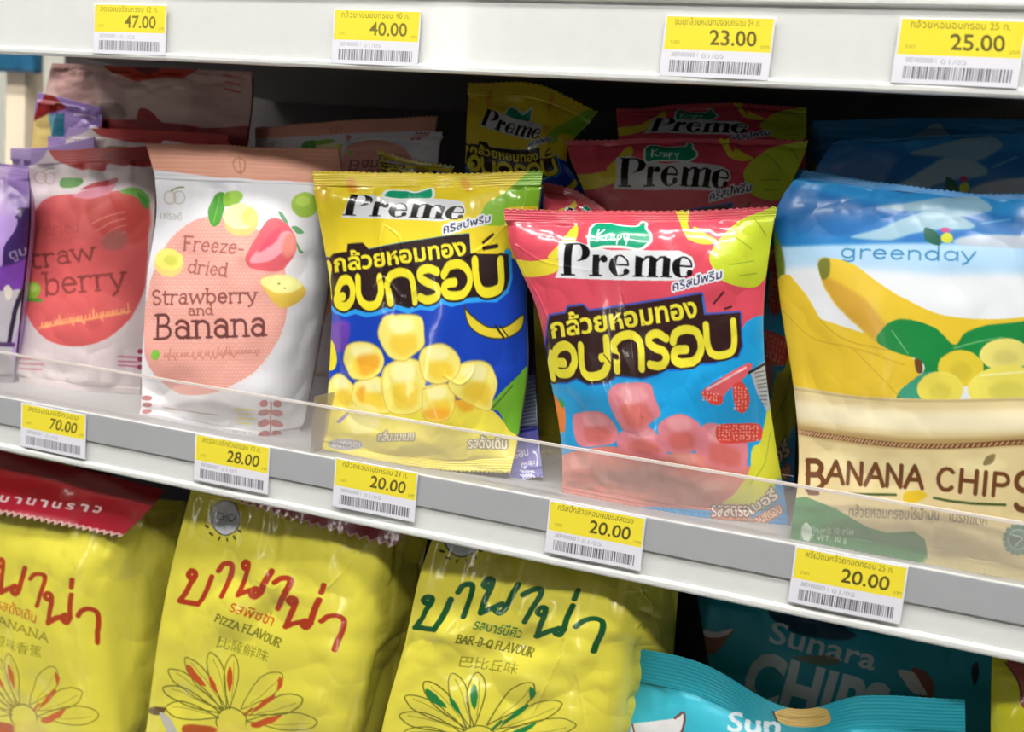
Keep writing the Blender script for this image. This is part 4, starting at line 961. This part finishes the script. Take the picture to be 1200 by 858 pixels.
# ------------------------------------------------------------------ price tags
M_card = film('printed_price_card', .45, .4, .0, .3, .02)
def price(px, py, up, txt, label, name_txt, h=.033, blur=1., k=0):
    P0 = at(px, py, -.25)
    nu, nv = 260, 143
    X = np.linspace(0, .06, nu)[None]*np.ones((nv, 1)); Z = -np.linspace(0, h, nv)[:, None]*np.ones((1, nu))
    rot = random.Random(int(px)).uniform(-.006, .006)
    V = np.stack([P0[0]+X-Z*rot, np.full_like(X, P0[1])+.0003*np.sin(X/.06*PI*2+px), P0[2]+Z+X*rot], -1)
    a = Art(V, nu, nv, hx('e6e6f0'))
    W, H = a.w, a.h
    def q(x, y): return pj(V[min(int(y*(nv-1)), nv-1), min(int(x*(nu-1)), nu-1)][None])[0]
    Y = hx('f3e23c')
    a.c[int(H*.03):int(H*.56), int(W*.02):int(W*.985)] = Y
    ink = hx('3a3320')
    def T(t, x0, x1, y, h_, off=0., col=ink, al=1.): a.text(t, q(x0, y), q(x1, y), h_*np.hypot(*(q(0, 1)-q(0, 0))), col, off=off, alpha=al)
    T(name_txt, .1, .88, .16, .15, al=.6*blur)
    T(txt, .44, .86, .47, .34, .012, al=.85*blur+.0)
    T('ราคา', .08, .16, .47, .10, al=.45*blur)
    T('บาท', .9, .97, .5, .09, al=.5*blur)
    g_ = hx('55555f')
    T('8859000000 1', .1, .34, .67, .10, col=g_, al=.5*blur); T('01/05', .38, .58, .69, .10, col=g_, al=.4*blur)
    rg = random.Random(int(px)+7); x = .09
    y0 = int(H*.73); y1 = int(H*.92)
    while x < .93:
        wd = rg.choice([.006, .006, .01, .015]); al = .8*blur
        a.c[y0:y1, int(x*W):int((x+wd)*W)] = np.array(hx('33333d'))*al+np.array(hx('e6e6f0'))*(1-al)
        x += wd+rg.choice([.006, .008, .012])
    col = a.out().reshape(-1, 3)
    Vb = V+np.array([0, .0006, 0]); m = nv*nu
    rim = np.concatenate([np.arange(nu), np.arange(1, nv)*nu+nu-1, (nv-1)*nu+np.arange(nu-2, -1, -1), np.arange(nv-2, 0, -1)*nu]); r2 = np.roll(rim, -1)
    Fq = np.concatenate([grid_faces(nv, nu), grid_faces(nv, nu)[:, ::-1]+m, np.stack([rim, r2, r2+m, rim+m], -1)])
    o = mesh_obj('price_tag', np.concatenate([V.reshape(-1, 3), Vb.reshape(-1, 3)]), Fq, M_card, None, loc=tuple(V[-1, nu//2]), colors=np.concatenate([col, col]))
    tag(o, label, 'price tag', 'price tags on the '+('upper' if up else 'middle')+' shelf')
price(110, 4, 1, '47.00', 'yellow and white price tag reading 47.00 at the left of the upper shelf', 'สตรอเบอรี่อบกรอบ 12 ก.', blur=.75)
price(391, 10, 1, '40.00', 'yellow and white price tag reading 40.00 on the upper shelf beside the lamp glare', 'กล้วยหอมอบกรอบ 40 ก.', blur=.75)
price(780, 17, 1, '23.00', 'yellow and white price tag reading 23.00 on the upper shelf', 'ขนมกล้วยหอมทองอบกรอบ 24 ก.', blur=.9)
price(1055, 20, 1, '25.00', 'yellow and white price tag reading 25.00 at the right of the upper shelf', 'กล้วยหอมอบกรอบ 25 ก.', blur=.9)
price(25, 472, 0, '70.00', 'small yellow price tag reading 70.00 below the strawberry bag', 'สตรอเบอรี่กรอบ', blur=.9)
price(229, 508, 0, '28.00', 'yellow price tag reading 28.00 below the strawberry and banana bag', 'สตรอเบอรี่กล้วยกรอบ 10 ก.', blur=.95)
price(393, 536, 0, '20.00', 'yellow price tag reading 20.00 below the yellow and blue bag', 'กล้วยหอมทองกรอบ 24 ก.', blur=.95)
price(644, 586, 0, '20.00', 'yellow price tag reading 20.00 below the red and blue bag', 'คริสปี้กล้วยหอมทองรสสตรอ')
price(932, 640, 0, '20.00', 'yellow price tag reading 20.00 below the banana chips bag', 'พรีเมียมกล้วยทอดกรอบ 25 ก.')

# ------------------------------------------------------------------ the bags
M_gloss = film('glossy_printed_film', .24, .5, .6, .05, .14, 90)
M_semi = film('semi_gloss_printed_film', .33, .5, .25, .15, .10)
M_matte = film('matte_printed_film', .5, .4, .05, .3, .12)
K_ = DETAIL
def N(a, b): return (int(a*K_), int(b*K_))

# far left and back rows first -------------------------------------------------
bag('snack_bag', 'red and blue banana snack bag with strawberry pieces, front of its row', 'snack bag', 'red banana snack bags', [
    [(591, 245, 2.9), (750, 247, 2.9), (911, 242, 2.9)],
    [(598, 290, 2.6), (752, 290, 2.0), (903, 285, 2.6)],
    [(630, 365, 2.4), (762, 365, 1.9), (895, 360, 2.6)],
    [(645, 445, 2.4), (770, 450, 1.8), (897, 430, 2.8)],
    [(657, 515, 2.3), (785, 530, 1.7), (909, 520, 3.6)],
    [(659, None, 1.9), (790, None, 1.8), (925, None, 3.8)]], M_gloss, art_red, N(330, 380), T=1.3, Tb=2.2, seal=(.07, .03), seed=3,
    creases=[([(604, 287), (612, 315), (632, 350), (648, 385)], .45, .55), ([(604, 287), (640, 308), (700, 318)], .3, .5), ([(727, 330), (737, 375), (745, 425), (752, 488)], .5, .5), ([(823, 455), (850, 440), (880, 432)], .4, .6)])
RED = KEEP['red']
bag('snack_bag', 'yellow and blue banana snack bag with banana cubes, front of its row', 'snack bag', 'yellow banana snack bags', [
    [(365, 201, 5), (500, 203, 5), (637, 200, 4.6)],
    [(373, 250, 4.6), (505, 250, 4.1), (630, 250, 4.6)],
    [(388, 345, 3.9), (510, 345, 3.2), (617, 340, 4.4)],
    [(386, 430, 3.3), (505, 440, 2.7), (618, 430, 4.3)],
    [(381, 500, 2.4), (500, 515, 2.3), (608, 505, 3.9)],
    [(378, 527, 1.6), (490, 548, 1.6), (598, 555, 2.6)]], M_gloss, art_yellow, N(290, 370), T=1.1, Tb=1.1, seal=(.08, .07), seed=5,
    creases=[([(449, 264), (443, 280), (446, 300), (444, 335), (452, 352)], .5, .5), ([(449, 264), (468, 278), (474, 310), (480, 335), (466, 352), (462, 372)], .45, .5), ([(436, 335), (450, 325), (470, 348), (486, 338)], .6, .7), ([(545, 300), (570, 285), (592, 264)], .4, .5), ([(520, 440), (538, 450), (552, 440), (556, 425)], .5, .7), ([(478, 362), (488, 345)], .5, .5)])
YEL = KEEP['yellow']
bag('snack_bag', 'white strawberry and banana freeze-dried fruit bag with a pale pink disc', 'snack bag', 'freeze-dried fruit bags', [
    [(170, 168, 5.4), (250, 170, 5.4), (332, 173, 5.6), (396, 174, 6)],
    [(182, 212, 5), (262, 215, 4.2), (340, 218, 4.6), (402, 222, 6.2)],
    [(172, 330, 3.8), (255, 332, 2.4), (333, 335, 3), (386, 330, 6.4)],
    [(166, 430, 3.0), (243, 440, 1.7), (322, 450, 2.5), (367, 440, 6.3)],
    [(164, None, 2.0), (235, None, 1.8), (310, None, 2.4), (352, None, 5.2)]], M_matte, art_strawban, N(250, 380), T=.5, Tb=1.2, us=[0, .36, .74, 1], vs=[0, .12, .45, .75, 1], seal=(.115, .02), seed=8, crink=.8, pucker=.6, ridges=.6)
SB = KEEP['strawban']
bag('snack_bag', 'white strawberry freeze-dried fruit bag with a coral red disc', 'snack bag', 'freeze-dried fruit bags', [
    [(36, 178, 9), (108, 174, 9.4), (180, 170, 9.6)],
    [(34, 235, 8), (108, 235, 7.4), (182, 230, 8.6)],
    [(27, 310, 7), (100, 315, 6.4), (178, 315, 8.2)],
    [(22, 390, 6), (97, 392, 5.8), (170, 400, 8)],
    [(20, None, 5), (95, None, 5.6), (164, None, 8)]], M_matte, art_straw, N(160, 290), T=.7, Tb=1.5, seal=(.07, .03), seed=9, crink=.9, pucker=.8, zig=(0, 0), ridges=.4)
ST = KEEP['straw']
bag('snack_bag', 'large blue and cream banana chips bag with a green leaf print', 'snack bag', 'banana chips bags', [
    [(942, 199, 4.2), (1095, 222, 3.8), (1262, 228, 4.2)],
    [(909, 252, 3.8), (1095, 262, 3), (1275, 275, 3.6)],
    [(913, 345, 3.4), (1095, 360, 2.2), (1268, 375, 3.4)],
    [(930, 455, 3.0), (1098, 470, 1.9), (1262, 485, 3)],
    [(936, 545, 2.4), (1100, 560, 1.7), (1262, 580, 2.4)],
    [(926, None, .9), (1100, None, .9), (1262, None, .9)]], M_semi, art_chips, N(350, 460), T=1.2, Tb=2.5, crink=.75, seal=(.04, .03), seed=12, ridges=.3)
CH = KEEP['chips']
bag('snack_bag', 'blue banana chips bag standing directly behind the front one, in shade', 'snack bag', 'banana chips bags', [
    [(982, 164, 8.2), (1125, 158, 8.2), (1262, 158, 8.2)],
    [(968, 178, 7.9), (1120, 173, 7.9), (1266, 173, 7.9)],
    [(945, 222, 7.6), (1118, 226, 7.2), (1272, 228, 7.6)],
    [(952, 330, 7.6), (1110, 335, 7.2), (1262, 340, 7.6)],
    [(965, None, 7.4), (1110, None, 7.4), (1250, None, 7.4)]], M_semi, None, N(280, 330), T=.5, Tb=2, seal=(.04, .03), vs=[0, .14, .26, .5, 1], canvas=CH, seed=13)
bag('snack_bag', 'dark blue banana chips bag farthest back at the right of the middle shelf', 'snack bag', 'banana chips bags', [
    [(952, 142, 15.4), (1070, 138, 15.4), (1200, 140, 15.4)],
    [(950, 260, 14.6), (1070, 260, 14.6), (1200, 260, 14.6)],
    [(955, None, 14), (1070, None, 14), (1200, None, 14)]], M_semi, None, N(160, 180), T=.6, Tb=2, seal=(.04, .03), canvas=CH, seed=14)
bag('snack_bag', 'red banana snack bag second in its row, leaning back behind the front red one', 'snack bag', 'red banana snack bags', [
    [(664, 166, 9.6), (805, 162, 9.6), (947, 165, 9.6)],
    [(668, 186, 9.1), (805, 184, 9.0), (940, 187, 9.1)],
    [(688, 237, 8), (806, 240, 7.6), (918, 237, 8)],
    [(692, 360, 7.4), (796, 360, 7.2), (890, 360, 7.4)],
    [(695, None, 6.8), (796, None, 6.8), (888, None, 6.8)]], M_gloss, None, N(280, 300), T=.7, Tb=2, seal=(.05, .03), vs=[0, .17, .34, .66, 1], canvas=RED, seed=21)
bag('snack_bag', 'red banana snack bag third in its row, deepest in the shade', 'snack bag', 'red banana snack bags', [
    [(722, 128, 15), (830, 122, 15), (945, 126, 15)],
    [(723, 141, 14.4), (830, 138, 14.4), (945, 141, 14.4)],
    [(725, 168, 13.4), (830, 170, 13.2), (945, 168, 13.4)],
    [(730, None, 12.6), (830, None, 12.6), (930, None, 12.6)]], M_gloss, None, N(220, 260), T=.6, Tb=2, seal=(.06, .03), vs=[0, .17, .34, 1], canvas=RED, seed=22)
bag('snack_bag', 'red snack bag corner crumpled between the yellow bag and the red ones', 'snack bag', 'red banana snack bags', [
    [(636, 214, 6.6), (672, 222, 6.6), (708, 244, 6.6)],
    [(640, 300, 6.2), (672, 305, 5.9), (708, 310, 6.2)],
    [(672, None, 5.6), (700, None, 5.5), (728, None, 5.6)]], M_gloss, None, N(90, 200), T=.4, Tb=.6, seal=(.06, .03), canvas=RED[:, :RED.shape[1]//2], seed=23)
bag('snack_bag', 'yellow banana snack bag tilted in the shade behind, its logo slanting down', 'snack bag', 'yellow banana snack bags', [
    [(549, 98, 13.6), (625, 98, 13.6), (701, 132, 13.6)],
    [(546, 165, 12.4), (612, 185, 12), (664, 182, 12.4)],
    [(545, 250, 11.6), (618, 270, 11.4), (690, 250, 11.6)],
    [(550, None, 11), (620, None, 11), (690, None, 11)]], M_gloss, None, N(180, 300), T=.6, Tb=2, seal=(.06, .03), vs=[0, .3, .6, 1], canvas=YEL, seed=24)
bag('snack_bag', 'purple bottomed snack bag standing behind the yellow and blue one', 'snack bag', 'yellow banana snack bags', [
    [(480, 216, 8.6), (550, 214, 8.6), (618, 224, 8.6)],
    [(480, 300, 8.), (550, 310, 7.9), (622, 310, 8.)],
    [(490, 440, 6.9), (560, 450, 6.7), (627, 440, 6.9)],
    [(510, 520, 5), (570, 530, 4.9), (631, 510, 5.1)],
    [(520, 545, 3.3), (585, 564, 3.0), (637, 560, 3.6)]], M_gloss, art_purple, N(180, 380), T=.2, Tb=.6, seal=(.06, .05), seed=25)
bag('snack_bag', 'crumpled yellow-green bag top with a serrated slanting edge behind the yellow bag', 'snack bag', 'yellow banana snack bags', [
    [(441, 175, 10.4), (486, 188, 10.4), (532, 194, 10.4)],
    [(446, 230, 10), (488, 235, 9.9), (528, 235, 10)],
    [(450, None, 9.5), (488, None, 9.5), (520, None, 9.5)]], M_gloss, None, N(90, 200), T=.3, Tb=.5, seal=(.06, .03), canvas=YEL[:, YEL.shape[1]//2:], zig=(1.6, 0), seed=26)
# strawberry-banana bags lying behind
bag('snack_bag', 'pale pink fruit bag lying back in the shade behind the yellow bag', 'snack bag', 'freeze-dried fruit bags', [
    [(405, 158, 12.4), (465, 156, 12.4), (520, 156, 12.4)],
    [(400, 184, 11.8), (462, 182, 11.8), (514, 178, 11.8)],
    [(400, 260, 11.4), (460, 260, 11.4), (510, 260, 11.4)],
    [(395, None, 11), (450, None, 11), (500, None, 11)]], M_matte, None, N(110, 200), T=.3, Tb=1.4, seal=(.06, .03), canvas=SB[::-1], seed=31)
bag('snack_bag', 'shaded fruit bag behind the strawberry and banana bag', 'snack bag', 'freeze-dried fruit bags', [
    [(300, 150, 15), (400, 142, 15), (512, 136, 15)],
    [(300, 230, 14.4), (395, 230, 14.2), (500, 230, 14.4)],
    [(305, None, 14), (390, None, 14), (490, None, 14)]], M_matte, None, N(150, 200), T=.5, Tb=2, seal=(.2, .03), canvas=SB, seed=32)
bag('snack_bag', 'upside-down strawberry bag leaning in the shade below the upper shelf at left', 'snack bag', 'freeze-dried fruit bags', [
    [(62, 74, 12.8), (170, 79, 12.8), (295, 84, 12.8)],
    [(52, 110, 13.2), (165, 115, 13), (295, 118, 13.2)],
    [(48, 148, 13.2), (165, 168, 13.2), (290, 160, 13.2)],
    [(60, 240, 13), (165, 250, 13), (280, 250, 13)],
    [(60, None, 12.8), (165, None, 12.8), (280, None, 12.8)]], M_matte, art_upside, N(230, 330), T=.5, Tb=2, seal=(.04, .03), seed=33)
bag('snack_bag', 'strawberry bag with a dark red top edge just behind the front strawberry bag', 'snack bag', 'freeze-dried fruit bags', [
    [(78, 150, 10.9), (170, 152, 10.9), (268, 158, 10.9)],
    [(70, 230, 10.6), (165, 235, 10.6), (262, 235, 10.6)],
    [(70, None, 10.3), (165, None, 10.3), (250, None, 10.3)]], M_matte, None, N(150, 220), T=.1, Tb=.6, seal=(.07, .03), canvas=ST, seed=34)
# purple bags at the far left
bag('snack_bag', 'lavender and dark purple snack bag cut off at the left edge', 'snack bag', 'purple snack bags', [
    [(-70, 192, 5.5), (-15, 190, 5.2), (32, 196, 5.8)],
    [(-75, 260, 4.6), (-20, 262, 4), (34, 258, 5.4)],
    [(-80, 340, 4), (-30, 345, 3.2), (26, 345, 5)],
    [(-85, None, 2.6), (-35, None, 2.4), (15, None, 4.4)]], M_semi, art_purp1, N(110, 230), T=.8, Tb=2, seal=(.07, .03), seed=41)
bag('snack_bag', 'lavender topped snack bag showing just above the strawberry bag', 'snack bag', 'purple snack bags', [
    [(14, 174, 10.6), (60, 172, 10.6), (110, 160, 10.4)],
    [(12, 250, 10.2), (60, 250, 10.2), (108, 250, 10.2)],
    [(12, None, 10), (60, None, 10), (105, None, 10)]], M_semi, art_purp2, N(90, 200), T=.1, Tb=.2, seal=(.1, .03), seed=42)

bag('snack_bag', 'crumpled dark red, yellow and teal bag corner beside the cream post', 'snack bag', None, [
    [(44, 108, 12.1), (80, 116, 12.1), (118, 126, 12.1)],
    [(38, 170, 12), (80, 172, 12), (118, 172, 12)],
    [(38, None, 11.8), (80, None, 11.8), (112, None, 11.8)]], M_semi, art_corner, N(130, 200), T=.1, Tb=.2, vs=[0, .3, 1], seal=(.04, .03), zig=(0, 0), seed=43)
# ------------------------------------------------------------------ bottom shelf
def yell(label, rows, art, n, seed, **k):
    rs = []
    for r in rows:                         # a crisp corner between the front and the gusset side
        p, q = r[2], r[3]
        mid = tuple(None if p[i] is None else p[i]*.86+q[i]*.14 for i in range(3))
        rs.append([r[0], r[1], p, mid, q])
    return bag('snack_bag', label, 'snack bag', 'large yellow banana snack bags', rs, M_gloss, art, n, T=.35, Tb=1., deck=DECK3+.003, us=[0, .42, .80, .83, 1], side=.82, seal=(.04, .04), seed=seed, pu=5, **k)
yell('yellow banana bag with red lettering and a white logo circle, middle of three', [
    [(228, 560, 3), (330, 578, 3), (450, 603, 3.2), (503, 612, 5.2)],
    [(213, 615, 2.4), (325, 640, 2.0), (447, 660, 2.4), (495, 655, 5.4)],
    [(190, 720, 1.8), (305, 740, 1.4), (432, 760, 1.8), (476, 750, 5.4)],
    [(172, 850, 1.4), (285, 870, 1), (414, 880, 1.5), (450, 870, 5.4)],
    [(160, None, 1.2), (265, None, 1.2), (395, None, 1.2), (430, None, 5)]], art_y2, N(290, 420), 51, vs=[0, .12, .38, .68, 1],
    creases=[([(430, 637), (410, 660), (400, 672), (378, 692)], .5, .6), ([(296, 652), (292, 700)], .45, .7), ([(300, 680), (320, 690), (330, 684)], .5, .8)])
yell('yellow banana bag with red lettering and a folded red top, leftmost of three', [
    [(-110, 540, 3.4), (20, 556, 3.4), (165, 584, 3.6), (218, 588, 6.8)],
    [(-115, 595, 2.4), (10, 608, 2.0), (143, 632, 2.4), (212, 620, 5.4)],
    [(-120, 690, 1.8), (5, 705, 1.4), (128, 715, 1.8), (200, 720, 5.4)],
    [(-125, 830, 1.4), (10, 850, 1), (140, 858, 1.5), (188, 850, 5.4)],
    [(-125, None, 1.2), (10, None, 1.2), (140, None, 1.2), (180, None, 5)]], art_y1, N(320, 420), 52, vs=[0, .12, .36, .66, 1])
yell('yellow banana bag with dark green lettering, rightmost of three', [
    [(516, 612, 3), (640, 632, 3), (750, 655, 3.2), (796, 672, 5.2)],
    [(497, 660, 2.4), (625, 682, 2.0), (742, 704, 2.4), (792, 720, 5.4)],
    [(474, 755, 1.8), (600, 770, 1.4), (730, 785, 1.8), (786, 790, 5.4)],
    [(447, 858, 1.4), (580, 870, 1), (712, 885, 1.5), (764, 880, 5.4)],
    [(430, None, 1.2), (560, None, 1.2), (690, None, 1.2), (740, None, 5)]], art_y3, N(310, 420), 53, vs=[0, .12, .38, .66, 1],
    creases=[([(661, 742), (655, 770), (640, 800), (615, 850)], .6, .7), ([(672, 780), (680, 820), (686, 858)], .5, .7), ([(752, 690), (765, 715), (745, 735)], .6, .9), ([(765, 715), (775, 750)], .5, .7), ([(712, 688), (735, 693), (760, 692)], .4, .6)])

def fold(name, rows, art, n, parent, seed):
    rng = np.random.default_rng(seed)
    nu, nv = n; P = net(rows, DECK3, None, None, n); a = Art(P, nu, nv); art(a)
    a.c[-int(a.h*.045)-2:] = hx('d8a8a4')
    mu = np.linalg.norm(P[0, -1]-P[0, 0])/nu; mv = np.linalg.norm(P[-1, 0]-P[0, 0])/nv
    Nn = normals(P); u = np.arange(nu)
    d = noise2((nv, nu), (.02/mv, .02/mu), rng)*.0006
    P = P+Nn*d[..., None]
    tri = np.abs(((u*mu/.0078) % 1)*2-1)-.5
    dv = (P[-1]-P[-2])/np.linalg.norm(P[-1]-P[-2], axis=-1, keepdims=True)
    k = max(int(.004/mv), 2)
    for j in range(k): P[nv-1-j] += dv*(tri*.0042*(1-j/k))[:, None]
    B = P+np.array([0, .0009, 0]); m = nu*nv
    rim = np.concatenate([np.arange(nu), np.arange(1, nv)*nu+nu-1, (nv-1)*nu+np.arange(nu-2, -1, -1), np.arange(nv-2, 0, -1)*nu]); r2 = np.roll(rim, -1)
    Fq = np.concatenate([grid_faces(nv, nu), grid_faces(nv, nu)[:, ::-1]+m, np.stack([rim, r2, r2+m, rim+m], -1)])
    c = a.out().reshape(-1, 3)
    o = mesh_obj(name, np.concatenate([P.reshape(-1, 3), B.reshape(-1, 3)]), Fq, M_gloss, parent, colors=np.concatenate([c, c]))
    o['label'] = 'dark red top seal folded down over the front with a zigzag edge'
    return o
ROOTS = [o for o in bpy.data.objects if o.get('group') == 'large yellow banana snack bags']
fold('folded_top_seal', [[(-110, 505, 2.2), (40, 537, 2.2), (192, 574, 2.6)], [(-112, 545, 1.3), (30, 567, 1.2), (176, 596, 1.7)], [(-115, 583, 1.1), (10, 603, .9), (142, 629, 1.3)]], art_flap, N(300, 90), ROOTS[1], 1)
fold('folded_top_seal', [[(229, 530, 2.4), (350, 566, 2.4), (487, 605, 2.8)], [(228, 548, 1.6), (345, 584, 1.5), (477, 618, 2.0)], [(227, 568, 1.3), (335, 606, 1.2), (463, 641, 1.6)]], art_flap2, N(240, 50), ROOTS[0], 2)
# teal bags
bag('snack_bag', 'teal coconut chips bag in front, its top edge dented in the middle', 'snack bag', 'teal coconut chips bags', [
    [(727, 756, 3.4), (820, 777, 2.6), (925, 830, 4.2), (1010, 816, 2.6), (1131, 820, 3.2)],
    [(729, 800, 3), (820, 822, 2), (925, 868, 3.2), (1010, 860, 2), (1131, 862, 2.8)],
    [(735, 900, 2.2), (820, 920, 1.4), (925, 950, 1.6), (1010, 950, 1.4), (1131, 950, 2.2)],
    [(745, None, 1.4), (820, None, 1.2), (925, None, 1.2), (1010, None, 1.2), (1120, None, 1.4)]], M_matte, art_teal1, N(400, 300), T=.5, Tb=1.2, deck=DECK3, vs=[0, .16, .5, 1], seal=(.14, .03), seed=61, zig=(.3, 0), crink=.7, pucker=.7, ridges=.5)
bag('snack_bag', 'teal coconut chips bag behind, large white capitals under the shelf edge', 'snack bag', 'teal coconut chips bags', [
    [(812, 672, 9.6), (985, 705, 9.6), (1166, 745, 9.6)],
    [(824, 740, 8.6), (1000, 770, 8.2), (1164, 800, 8.6)],
    [(838, 830, 7.6), (1000, 860, 7.4), (1164, 880, 7.8)],
    [(840, None, 6.6), (1000, None, 6.6), (1150, None, 6.8)]], M_matte, art_teal2, N(340, 330), T=.5, Tb=2, deck=DECK3, vs=[0, .22, .5, 1], seal=(.1, .03), seed=62, zig=(.3, 0), crink=.9)
bag('snack_bag', 'yellow-green snack bag with a red picture at the lower right corner', 'snack bag', 'large yellow banana snack bags', [
    [(1163, 752, 4.5), (1230, 765, 4.5), (1330, 785, 4.5)],
    [(1161, 850, 3), (1230, 870, 2.5), (1330, 880, 3)],
    [(1160, None, 2), (1230, None, 2), (1320, None, 2)]], M_gloss, art_yr, N(160, 260), T=.6, Tb=2, deck=DECK3, seed=63)
bag('snack_bag', 'yellow snack bag peeking out under the shelf behind the folded red top', 'snack bag', 'large yellow banana snack bags', [
    [(-20, 505, 9), (50, 515, 9), (130, 530, 9)],
    [(-20, 600, 8.5), (50, 610, 8.4), (130, 620, 8.5)],
    [(-20, None, 8.2), (50, None, 8.2), (130, None, 8.2)]], M_gloss, art_yb, N(100, 160), T=.2, Tb=1, deck=DECK3, seed=64)
